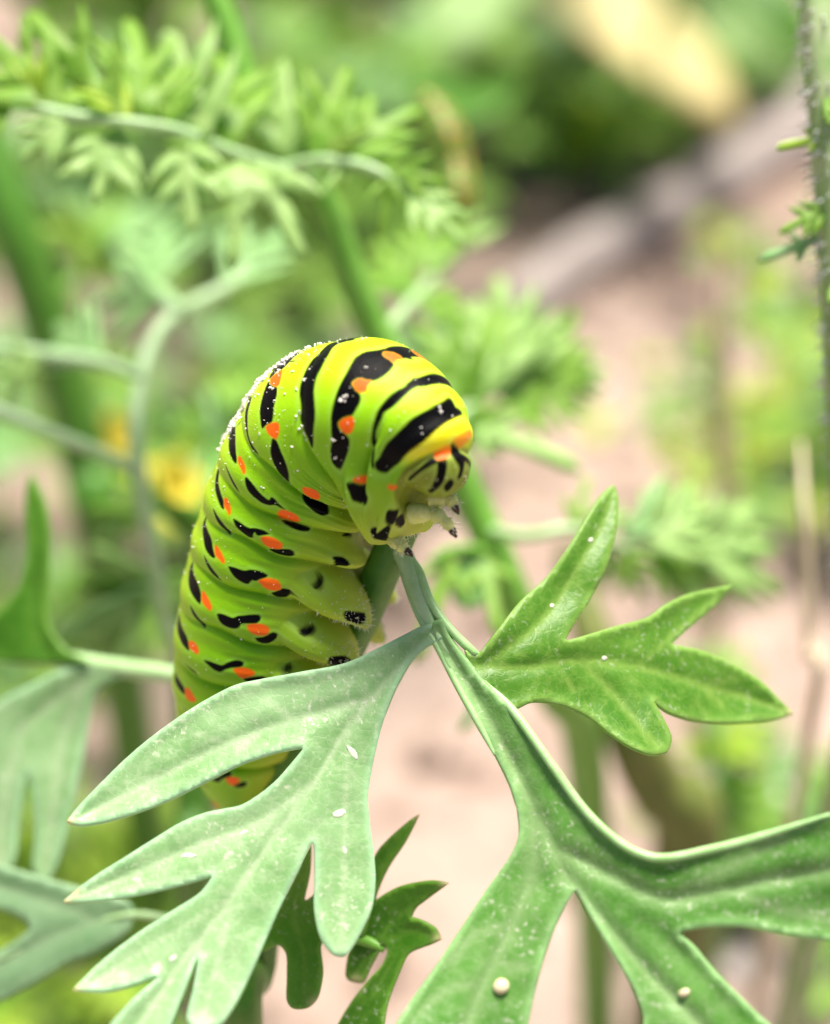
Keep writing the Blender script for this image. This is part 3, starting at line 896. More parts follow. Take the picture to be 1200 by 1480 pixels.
def build_caterpillar():
    tail_b = [[(a - k, b) for a, b in BLACK_MARKS[i]] for i in TAIL_B for k in (0.078, 0.150, 0.215)]
    tail_o = [[(a - k, b) for a, b in ORANGE_MARKS[i]] for i in TAIL_O for k in (0.078, 0.150, 0.215)]
    Q, s, th, c, r, T, D, S = body_surface()
    L = np.linalg.norm(np.diff(c, axis=0), axis=1).sum()
    deg = np.degrees(th)
    black, rim = mark_mask(BLACK_MARKS + tail_b, s, deg, L, r, 0.000028)
    orange, _ = mark_mask(ORANGE_MARKS + tail_o, s, deg, L, r, 0.00005)
    black = black * (1 - orange)
    a = np.repeat((np.abs(deg) / 180.0)[None], NS, 0)
    ss = np.repeat(s[:, None], NT, 1) / KS
    mid = 20.0 * smooth(0.75, 0.82, ss)
    off = np.abs(np.repeat(deg[None], NS, 0) - mid)
    fore = smooth(0.926, 0.936, ss) * (1 - smooth(0.952, 0.958, ss)) * (1 - smooth(35, 80, off))
    cap = smooth(0.953, 0.957, ss) * (1 - 0.3 * smooth(100, 160, off))
    top = thing('caterpillar', 'plump green caterpillar with black bands and orange spots arched over the leaf stalk', 'caterpillar', at(352, 1150, -128), 'striped green caterpillars')
    f = grid_faces(NS, NT).tolist()
    f.append(list(range(NT))[::-1])
    f.append([(NS - 1) * NT + j for j in range(NT)])
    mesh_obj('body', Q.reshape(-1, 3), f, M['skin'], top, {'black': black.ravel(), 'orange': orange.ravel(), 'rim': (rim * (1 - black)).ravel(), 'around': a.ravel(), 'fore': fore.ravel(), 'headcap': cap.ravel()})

    # true legs: pale jointed cones ending in a brown claw
    legs = [
        [(570, 776, 146, 14), (575, 784, 156, 11), (579, 788, 160, 8), (582, 791, 163, 9), (585, 794, 165, 6), (589, 797, 167, 4)],
        [(596, 742, 176, 15), (616, 741, 188, 12), (624, 742, 190, 9), (634, 746, 194, 11), (641, 751, 196, 7), (648, 758, 197, 8), (654, 767, 198, 4)],
        [(622, 722, 186, 14), (640, 721, 190, 10), (646, 721, 191, 8), (653, 725, 192, 9), (658, 733, 193, 4)],
        [(575, 758, 118, 15), (592, 765, 120, 9), (602, 764, 122, 6)],
        [(596, 742, 130, 14), (612, 745, 138, 9), (620, 744, 142, 5)],
    ]
    for i, l in enumerate(legs):
        pts = [at(*q[:3]) for q in l]
        rad = [q[3] * PX for q in l]
        lg = tube('leg', pts, rad, M['leg'], top, 14, 26)
        t = norm(pts[-1] - pts[-2])
        b = pts[-1] - t * 2.0 * PX
        hook = norm(t + camvec((0.25, -0.75, 0.1)))
        tube('claw', [b, b + t * 6 * PX, b + t * 8 * PX + hook * 5 * PX], [5.5 * PX if i < 3 else 5 * PX, 4.6 * PX, 1.0 * PX], M['claw'], lg, 10, 12)

    # hairs on stub legs and true legs; white grains stuck to the back
    g = np.random.default_rng(5)
    NRM = norm(np.cross(np.roll(Q, -1, 1) - np.roll(Q, 1, 1), np.gradient(Q, axis=0)))
    sgn = np.sign((NRM * (Q - c[:, None])).sum(-1, keepdims=True))
    NRM = NRM * sgn
    V, F, k = [], [], 0

    def hair(p, d, ln, w):
        nonlocal k
        d = norm(d)
        u = norm(np.cross(d, g.normal(size=3)))
        v = np.cross(d, u)
        mid_ = p + d * ln * 0.55 + u * ln * 0.06
        pts = []
        for cc, ww in ((p, w), (mid_, w * 0.7)):
            pts += [cc + u * ww, cc - u * ww * 0.5 + v * ww * 0.87, cc - u * ww * 0.5 - v * ww * 0.87]
        pts.append(p + d * ln)
        V.append(np.array(pts))
        F.extend([[k + 0, k + 1, k + 4, k + 3], [k + 1, k + 2, k + 5, k + 4], [k + 2, k + 0, k + 3, k + 5], [k + 3, k + 4, k + 6], [k + 4, k + 5, k + 6], [k + 5, k + 3, k + 6]])
        k += 7
    for s0 in (0.482, 0.398, 0.310):
        for _ in range(240):
            i = int(np.clip((s0 + g.normal() * 0.013) * KS * (NS - 1), 0, NS - 1))
            j = int(((155 + g.normal() * 11) * g.choice([1, -1]) + 180) / 360 * NT) % NT
            hair(Q[i, j], NRM[i, j] + 0.35 * g.normal(size=3), g.uniform(3.5, 9) * PX, 0.6 * PX)
    for l in legs[:4]:
        for _ in range(80):
            t = g.uniform(0.2, 1.0)
            q = spline(np.array([at(*x[:3]) for x in l]), 20)[int(t * 19)]
            rr = np.interp(t, np.linspace(0, 1, len(l)), [x[3] for x in l]) * PX
            d = norm(g.normal(size=3))
            hair(q + d * rr * 0.9, d + camvec((0.4, -0.2, 0.1)), g.uniform(5, 13) * PX, 0.7 * PX)
    for _ in range(260):
        i = int(g.uniform(0.27, 0.99) * (NS - 1))
        j = int((g.uniform(-40, 150) + 180) / 360 * NT) % NT
        hair(Q[i, j], NRM[i, j], g.uniform(2.0, 4.5) * PX, 0.5 * PX)
    h = mesh_obj('hair', np.vstack(V), F, M['hair'], top)
    tag(h, kind='stuff')

    ico = bmesh.new()
    bmesh.ops.create_icosphere(ico, subdivisions=1, radius=1.0)
    iv = np.array([w.co[:] for w in ico.verts])
    fi = np.array([[w.index for w in q.verts] for q in ico.faces])
    ico.free()
    V, F, k = [], [], 0

    def grain(s_, d_, size, lift=0.0):
        nonlocal k
        i = int(np.clip(s_ * KS, 0, 0.999) * (NS - 1))
        j = int((d_ + 180) / 360 * NT) % NT
        w = iv * (size * PX * g.uniform(0.5, 1.3, 3)) * (1 + 0.25 * g.normal(size=(len(iv), 1)))
        V.append(w + Q[i, j] + NRM[i, j] * (size * 0.3 + lift) * PX)
        F.append(fi + k)
        k += len(iv)
    for _ in range(1100):                                   # crust of grains along the arched back
        sv = g.normal(0.688, 0.028)
        grain(sv, g.normal(-(sv - 0.672) * 170, 8), 1.2 + 2.6 * g.random() ** 2, 2.5 * g.random())
    for _ in range(60):
        grain(g.normal(0.735, 0.03), g.normal(25, 22), 0.8 + 2.2 * g.random() ** 3)
    for _ in range(120):                                   # scattered specks
        grain(g.uniform(0.28, 0.95), g.uniform(-30, 150), 0.7 + 1.0 * g.random() ** 3)
    for p in ((0.775, 42), (0.783, 36), (0.779, 62), (0.777, 71), (0.776, 78), (0.838, 52), (0.835, 54), (0.842, 24), (0.838, 98), (0.836, 84), (0.925, 12), (0.921, 12)):
        for _ in range(3):
            grain(p[0] + g.normal() * 0.0015, p[1] + g.normal() * 1.2, 1.2 + 1.8 * g.random())
    o = mesh_obj('pollen_grains', np.vstack(V), np.vstack(F), M['grain'], top, None, False)
    tag(o, kind='stuff')
    return top


HERO = build_caterpillar()


# ------------------------------------------------------------------ the plant the caterpillar sits on
def build_host_plant():
    foot = gz(at(345, 1700, -160) + np.array([0.0, 0.01, 0]))
    plant = thing('host_plant', 'feathery green herb with broad lobed leaflets that carries the banded caterpillar', 'plant', foot)
    stem_pts = [foot, at(355, 1560, -160), at(370, 1400, -140), at(392, 1200, -95), at(425, 1080, -55), at(480, 975, -18), at(522, 890, 12), at(556, 815, 45), at(585, 750, 70), at(615, 680, 85)]
    tube('stem', stem_pts, np.array([34, 32, 30, 29, 28, 27, 27, 26, 25, 20]) * PX, M['stem_deep'], plant, 20, 90, 0.05)

    # leaf in front: stalk and midrib, with its leaflets
    rach = [at(566, 772, 62), at(588, 812, 78), at(606, 862, 92), at(632, 918, 108), at(668, 975, 122), at(706, 1040, 143), at(745, 1112, 167), at(788, 1200, 199), at(830, 1280, 227), at(905, 1370, 256), at(1010, 1480, 290), at(1060, 1540, 304)]
    leaf = tube('leaf', rach, np.array([15, 14, 13, 12, 10, 8, 7, 6, 5, 4, 4, 4]) * PX, M['rachis'], plant, 14, 90)

    A = [(632, 905), (612, 904), (560, 930), (500, 958), (440, 970), (380, 981), (340, 990), (300, 1010), (260, 1035), (220, 1064), (185, 1094), (150, 1128), (120, 1158), (97, 1187), (118, 1193), (160, 1186), (210, 1171), (260, 1150), (310, 1125), (350, 1105), (400, 1088), (438, 1082), (402, 1125), (372, 1150), (345, 1165), (300, 1174), (260, 1190), (220, 1214), (180, 1239), (140, 1264), (110, 1287), (92, 1304), (130, 1304), (180, 1298), (230, 1288), (270, 1278), (307, 1267), (288, 1292), (250, 1316), (210, 1341), (170, 1370), (135, 1400), (106, 1431), (150, 1434), (190, 1425), (228, 1412), (196, 1440), (165, 1474), (140, 1512), (118, 1560), (190, 1560), (236, 1505), (262, 1445), (286, 1384), (279, 1430), (270, 1474), (290, 1492), (318, 1482), (342, 1450), (370, 1392), (400, 1322), (430, 1262), (452, 1218), (455, 1262), (454, 1312), (462, 1352), (480, 1378), (500, 1381), (520, 1352), (538, 1312), (543, 1270), (540, 1230), (535, 1190), (532, 1150), (540, 1100), (552, 1050), (570, 1000), (592, 960), (616, 936), (640, 922)]
    veinsA = [[(634, 912), (560, 985), (505, 1050), (455, 1130), (390, 1220), (320, 1320), (250, 1410), (190, 1500)], [(540, 1010), (430, 1040), (330, 1075), (220, 1130), (115, 1185)], [(455, 1130), (380, 1185), (280, 1225), (190, 1265), (110, 1298)], [(505, 1050), (500, 1140), (498, 1230), (494, 1360)], [(340, 1290), (320, 1370), (295, 1470)], [(330, 1300), (250, 1350), (130, 1420)], [(430, 1040), (380, 1010)], [(330, 1075), (270, 1055)], [(240, 1122), (180, 1130)], [(390, 1052), (340, 1090)]]
    ctrlA = [(632, 912, 112), (560, 960, 118), (450, 985, 124), (330, 1010, 128), (200, 1090, 150), (100, 1187, 190), (240, 1150, 172), (430, 1075, 150), (540, 1060, 140), (300, 1200, 190), (95, 1302, 236), (300, 1265, 215), (400, 1180, 180), (106, 1431, 290), (240, 1400, 262), (160, 1520, 320), (290, 1485, 300), (380, 1370, 250), (450, 1230, 195), (492, 1375, 240), (535, 1240, 190), (536, 1150, 165)]
    traced_blade('leaflet', A, ctrlA, veinsA, M['blade_pale'], leaf, 8, [(97, 1188), (93, 1303), (107, 1431), (106, 1289)], 5.0, 7.0, 6.5, (13, 31, 42, 21, 36), 2.4, 6.0, 3)

    C = [(624, 905), (640, 950), (664, 995), (692, 1046), (716, 1092), (736, 1132), (748, 1174), (750, 1206), (737, 1238), (702, 1288), (662, 1348), (622, 1408), (590, 1452), (556, 1510), (540, 1560), (738, 1560), (762, 1485), (774, 1430), (790, 1372), (812, 1318), (832, 1287), (852, 1322), (882, 1372), (910, 1420), (930, 1470), (940, 1560), (1190, 1560), (1130, 1496), (1088, 1458), (1040, 1410), (1005, 1370), (983, 1348), (1022, 1340), (1080, 1340), (1130, 1350), (1200, 1360), (1270, 1362), (1330, 1300), (1310, 1190), (1260, 1165), (1200, 1175), (1150, 1195), (1090, 1210), (1030, 1225), (960, 1238), (918, 1230), (880, 1205), (840, 1165), (800, 1110), (768, 1064), (738, 1022), (700, 985), (672, 950), (650, 920), (640, 895)]
    veinsC = [[(632, 918), (668, 975), (706, 1040), (745, 1112), (788, 1200), (830, 1280), (905, 1370), (1010, 1480), (1060, 1540)], [(770, 1170), (772, 1250), (740, 1340), (700, 1420), (660, 1520)], [(800, 1225), (880, 1262), (960, 1300), (1050, 1285), (1150, 1265), (1290, 1240)], [(960, 1300), (1040, 1260), (1130, 1210)], [(740, 1340), (690, 1350), (650, 1390)], [(715, 1390), (760, 1400)], [(1050, 1285), (1120, 1310), (1200, 1330)], [(700, 1420), (650, 1430), (610, 1460)]]
    ctrlC = [(632, 912, 110), (706, 1040, 152), (745, 1112, 176), (690, 1046, 150), (738, 1024, 158), (800, 1108, 194), (748, 1190, 196), (788, 1200, 208), (880, 1205, 236), (660, 1350, 236), (560, 1500, 292), (740, 1540, 300), (780, 1400, 262), (832, 1287, 236), (940, 1540, 308), (905, 1370, 264), (985, 1348, 268), (1120, 1490, 318), (1030, 1225, 262), (1030, 1335, 272), (1200, 1175, 282), (1200, 1360, 296), (1300, 1250, 312)]
    traced_blade('leaflet', C, ctrlC, veinsC, M['blade_mid'], leaf, 9, [], 7.0, 8.0, 7.0, (20, 31), 3.0, 7.0, 9, 13.0)

    for m_pts, w in (([at(578, 786, 74), at(604, 822, 88), at(622, 868, 104), at(648, 906, 120), at(682, 940, 128), at(694, 946, 122)], 6), ([at(572, 800, 72), at(590, 850, 86), at(608, 895, 104), at(630, 930, 118), at(662, 992, 142), at(692, 1046, 160), at(716, 1092, 172)], 5), ([at(700, 985, 140), at(738, 1023, 164), at(770, 1066, 186), at(802, 1112, 206), at(842, 1167, 228), at(882, 1207, 246), at(920, 1232, 258), at(962, 1240, 266), at(1030, 1227, 270), at(1090, 1212, 274), at(1200, 1177, 290)], 6)):
        tube('margin', m_pts, np.r_[w * 0.4, np.full(len(m_pts) - 2, w), w * 0.4] * PX, M['margin'], leaf, 10, 60)

    Dd = [(672, 940), (690, 946), (718, 912), (750, 871), (788, 836), (815, 800), (840, 760), (865, 720), (886, 701), (894, 722), (890, 770), (876, 820), (851, 870), (828, 905), (818, 926), (850, 917), (890, 905), (935, 893), (962, 874), (1000, 857), (1057, 846), (1040, 870), (1010, 896), (985, 918), (971, 932), (1012, 940), (1060, 960), (1100, 985), (1130, 1014), (1146, 1032), (1110, 1042), (1050, 1046), (1000, 1042), (965, 1030), (944, 1014), (956, 1036), (969, 1065), (965, 1086), (940, 1091), (910, 1080), (880, 1060), (850, 1036), (810, 1019), (770, 1015), (738, 1026), (705, 1005), (684, 970)]
    veinsD = [[(690, 962), (760, 965), (840, 955), (920, 965), (1010, 990), (1080, 1010), (1140, 1030)], [(710, 955), (780, 900), (830, 830), (870, 760), (885, 710)], [(840, 957), (890, 1010), (930, 1060), (950, 1085)], [(920, 962), (970, 920), (1040, 860)], [(800, 960), (830, 1000)], [(1010, 990), (1040, 1020)], [(1010, 990), (1060, 980)]]
    ctrlD = [(686, 958, 128), (738, 1020, 138), (720, 915, 122), (800, 850, 60), (886, 705, -20), (860, 830, 50), (830, 920, 84), (850, 1030, 110), (950, 1085, 118), (940, 1000, 60), (935, 900, 20), (1050, 850, -60), (1000, 930, -10), (1140, 1030, -40), (1050, 1040, 0)]
    traced_blade('leaflet', Dd, ctrlD, veinsD, M['blade_fresh2'], leaf, 8, [(1145, 1031)], 6.0, 6.0, 6.0, (8, 20, 29, 24, 34, 14), 2.4, 5.0, 21, 6.0)

    # a darker young leaf below
    rach2 = [at(380, 1330, -115), at(420, 1330, -60), at(480, 1345, -20), at(530, 1360, 10), at(556, 1372, 20)]
    leaf2 = tube('leaf', rach2, np.array([14, 12, 10, 9, 6]) * PX, M['stem_green'], plant, 10, 40)
    E2 = [(648, 1277), (622, 1273), (580, 1280), (545, 1300), (520, 1330), (506, 1370), (500, 1408), (508, 1419), (524, 1420), (534, 1400), (548, 1374), (556, 1364), (561, 1376), (552, 1396), (530, 1420), (506, 1452), (484, 1492), (470, 1540), (540, 1540), (560, 1452), (580, 1400), (592, 1378), (620, 1366), (638, 1358), (630, 1342), (612, 1331), (595, 1325), (602, 1312), (620, 1298)]
    traced_blade('leaflet', E2, [(648, 1277, 60), (580, 1300, 30), (510, 1410, 0), (545, 1350, 16), (635, 1356, 50), (580, 1390, 40), (500, 1500, 20), (560, 1450, 46)], [[(548, 1370), (570, 1330), (640, 1280)], [(560, 1360), (590, 1345), (634, 1356)], [(550, 1350), (525, 1390), (510, 1415)], [(585, 1370), (545, 1430), (510, 1520)]], M['blade_deep'], leaf2, 7, [(647, 1277), (637, 1357), (516, 1419)], 3.0, 4.0, 5.0, (0, 23, 26, 11), 1.6, 3.0, 31, 2.5)
    E1 = [(606, 1177), (590, 1188), (560, 1214), (542, 1238), (520, 1300), (512, 1350), (528, 1350), (545, 1290), (562, 1252), (586, 1216)]
    traced_blade('leaflet', E1, [(606, 1177, 40), (560, 1230, 20), (520, 1340, 10), (540, 1290, 16)], [[(600, 1185), (560, 1235), (520, 1345)]], M['blade_deep'], leaf2, 7, [(606, 1177)], 3.0, 2.0, 5.0, (0,), 1.2, 3.0, 33, 2.5)
    E3 = [(450, 1222), (434, 1250), (415, 1290), (390, 1330), (374, 1365), (380, 1376), (402, 1366), (414, 1380), (415, 1412), (415, 1445), (425, 1458), (446, 1456), (460, 1440), (467, 1405), (464, 1368), (478, 1350), (480, 1310), (462, 1290), (448, 1298), (440, 1300), (448, 1262)]
    traced_blade('leaflet', E3, [(450, 1225, 40), (400, 1340, 20), (440, 1440, 50), (465, 1350, 30), (430, 1330, 24)], [[(450, 1230), (425, 1320), (440, 1380), (442, 1450)]], M['blade_mid2'], leaf2, 7, [(456, 1450)], 3.0, 3.0, 5.0, (0,), 1.6, 3.0, 35, 3.0)

    # a third leaf, behind the caterpillar to the left
    rach3 = [at(505, 930, 0), at(430, 985, -200), at(330, 985, -300), at(250, 975, -360), at(150, 962, -400), at(60, 950, -430), at(-60, 940, -460), at(-200, 930, -470)]
    leaf3 = tube('leaf', rach3, np.array([12, 13, 14, 15, 16, 16, 14, 8]) * PX, M['rachis'], plant, 10, 60)
    F1 = [(128, 958), (96, 938), (72, 905), (68, 860), (73, 800), (71, 750), (60, 710), (47, 686), (37, 712), (38, 760), (40, 802), (26, 850), (-4, 885), (-40, 915), (-80, 945), (-20, 955), (60, 960)]
    traced_blade('leaflet', F1, [(46, 690, -460), (60, 850, -430), (100, 950, -400), (-60, 935, -450), (20, 940, -425)], [[(48, 700), (50, 800), (50, 900), (70, 950)]], M['blade_deep2'], leaf3, 9, [], 5.0, 3.0, 6.0, (7,), 2.0, 4.0, 41, 3.0)
    F2 = [(205, 972), (160, 984), (136, 1006), (126, 1060), (113, 1130), (99, 1190), (82, 1250), (64, 1278), (48, 1258), (52, 1200), (46, 1140), (40, 1118), (28, 1180), (22, 1240), (4, 1268), (-22, 1250), (-70, 1200), (-60, 1080), (-6, 1018), (56, 984), (110, 962)]
    traced_blade('leaflet', F2, [(205, 972, -375), (120, 1060, -400), (64, 1270, -360), (0, 1260, -380), (-60, 1100, -440), (40, 1110, -400), (100, 970, -400)], [[(130, 968), (95, 1060), (80, 1150), (66, 1260)], [(120, 985), (40, 1050), (10, 1150), (0, 1255)]], M['blade_pale'], leaf3, 10, [], 5.0, 3.0, 6.0, (), 2.0, 5.0, 43, 5.0)
    rach4 = [at(372, 1400, -140), at(300, 1350, -200), at(200, 1322, -240), at(100, 1345, -260), at(0, 1385, -270), at(-90, 1420, -280)]
    leaf4 = tube('leaf', rach4, np.array([8, 7, 6, 5, 5, 3]) * PX, M['rachis'], plant, 10, 50)
    G1 = [(192, 1312), (170, 1296), (120, 1284), (60, 1268), (0, 1250), (-60, 1240), (-90, 1280), (-30, 1305), (20, 1322), (44, 1340), (20, 1362), (-20, 1385), (-90, 1420), (-90, 1470), (-20, 1455), (40, 1428), (100, 1392), (150, 1372), (186, 1345)]
    traced_blade('leaflet', G1, [(190, 1320, -245), (60, 1290, -270), (-60, 1260, -300), (60, 1390, -255), (-60, 1440, -280)], [[(190, 1322), (100, 1345), (0, 1395), (-80, 1440)], [(130, 1325), (60, 1300), (-60, 1265)]], M['blade_pale2'], leaf4, 10, [], 5.0, 3.0, 6.0, (), 2.0, 5.0, 45, 5.0)
    return plant


M['margin'] = plain_material('thick leaf margin', (0.26, 0.50, 0.16), (0.38, 0.60, 0.28), 0.36, 1500, 0.00003, 0.5, 0.15)
M['blade_deep2'] = leaf_material('dark green leaf', (0.045, 0.17, 0.015), (0.075, 0.22, 0.03), (0.18, 0.38, 0.10), (0.2, 0.42, 0.12), 0.34, 0.40)  # darkest of the leaf greens, the leaves' own colour
M['blade_pale2'] = leaf_material('blue green leaf', (0.20, 0.36, 0.18), (0.28, 0.44, 0.25), (0.42, 0.56, 0.34), (0.36, 0.56, 0.34), 0.34, 0.42, blue=1.0)
M['blade_fresh2'] = leaf_material('upper leaf face', (0.07, 0.225, 0.03), (0.13, 0.31, 0.07), (0.36, 0.54, 0.24), (0.36, 0.60, 0.28), 0.40, 0.40, 0.28)
M['blade_mid2'] = leaf_material('young leaf', (0.11, 0.30, 0.05), (0.17, 0.37, 0.08), (0.32, 0.50, 0.2), (0.3, 0.52, 0.2), 0.36, 0.38, 0.4)
HOST = build_host_plant()


# ------------------------------------------------------------------ crumbs lying on the leaflets
def crumbs():
    blades = [o for o in HOST.children_recursive if o.name.startswith('leaflet')]
    g = np.random.default_rng(19)
    bm = bmesh.new()
    bmesh.ops.create_icosphere(bm, subdivisions=3, radius=1.0)
    iv = np.array([w.co[:] for w in bm.verts])
    fi = [[w.index for w in q.verts] for q in bm.faces]
    bm.free()
    trees = []
    for o in blades:
        base = np.zeros(3)
        q = o
        while q is not None:
            base = base + np.array(q.location)
            q = q.parent
        v = [Vector(np.array(w.co) + base) for w in o.data.vertices]
        trees.append(BVHTree.FromPolygons(v, [list(p.vertices) for p in o.data.polygons]))

    def put(px, py, a, b, ang, name, label, cat, mat, group):
        d = norm(at(px, py, 0) - CAM)
        hits = [h for h in (tr.ray_cast(Vector(CAM), Vector(d)) for tr in trees) if h[0] is not None]
        if not hits:
            return
        h = min(hits, key=lambda x: x[3])
        n = np.array(h[1])
        n = n if n @ d < 0 else -n
        x = camvec((math.cos(ang), math.sin(ang), 0))
        x = norm(x - (x @ n) * n)
        y = np.cross(n, x)
        w = iv * (1 + (0.08 if name == 'seed' else 0.3) * wnoise(iv, 2.0, int(px))[:, None] + (0.04 if name == 'seed' else 0.16) * wnoise(iv, 5.0, int(py))[:, None])
        w = (w[:, :1] * x * a + w[:, 1:2] * y * b + w[:, 2:] * n * min(a, b) * (0.7 if name == 'seed' else 0.22)) * PX
        o = mesh_obj(name, w + np.array(h[0]) + n * (3.0 + min(a, b) * (0.4 if name == 'seed' else 0.05)) * PX, fi, M[mat])
        tag(o, label, cat, group)
    put(510, 1088, 11, 3.6, -0.9, 'white_flake', 'long thin white flake on the pale leaflet in front of the caterpillar', 'flake', 'flake', None)
    put(490, 1176, 8, 5, 0.3, 'white_flake', 'largest roundish white flake on the hanging lobe of the pale leaflet', 'flake', 'flake', None)
    put(274, 1238, 11, 4, -0.15, 'white_flake', 'oblong white flake on the middle lobe of the pale leaflet', 'flake', 'flake', None)
    put(352, 1205, 6, 2.4, 0.5, 'white_flake', 'thin white sliver at the base of the middle lobe of the pale leaflet', 'flake', 'flake', None)
    put(498, 1228, 6, 2.4, -1.2, 'white_flake', 'narrow upright white flake below the largest one', 'flake', 'flake', None)
    put(250, 1385, 5, 3, 0.6, 'white_flake', 'ragged white flake on the lowest long lobe of the pale leaflet', 'flake', 'flake', None)
    put(724, 1427, 11, 10, 0.4, 'seed', 'round cream seed on the mid green leaflet below', 'seed', 'seed', None)
    put(990, 1434, 8, 5, 0.4, 'seed', 'small brown seed beside the lower right midrib', 'seed', 'seed', None)
    put(852, 781, 4.5, 3, 0.3, 'pollen_speck', 'pale speck near the tip of the upright right hand lobe', 'speck', 'flake', None)
    put(797, 876, 4.5, 3, 0.3, 'pollen_speck', 'pale speck low on the upright right hand lobe', 'speck', 'flake', None)
    put(872, 951, 4.5, 3, 0.3, 'pollen_speck', 'pale speck on the midrib of the right hand leaflet', 'speck', 'flake', None)


crumbs()


# ------------------------------------------------------------------ plants behind
def D(px, py, mm):
    return atd(px, py, mm)


def stalk(name, pts, w_px, mat, parent, n=10, ns=None, ridges=0.0):
    """Tube through (px, py, mm) points with apparent half-width w_px (scalar or list)."""
    P = [D(*p) for p in pts]
    w = np.broadcast_to(np.asarray(w_px, float), (len(pts),))
    rad = [ww * PX * p[2] / 80.0 for ww, p in zip(w, pts)]
    return tube(name, P, rad, mat, parent, n, ns, ridges)


def pl(parent, base, tip, width, n, mat, seed, roll=0.0, bend=0.06, fine=9, face=(0.05, -0.62, 0.75), cup=0.10):
    return leaflet('leaflet', D(*base), D(*tip), width, n, M[mat], parent, seed, roll, bend, fine, face, cup)


def foot_of(px, py, mm, back=0.004):
    """Where a stem that passes this point reaches the soil, a little further back."""
    p = D(px, py, mm)
    return gz((p[0] * 1.02, p[1] + back, 0))


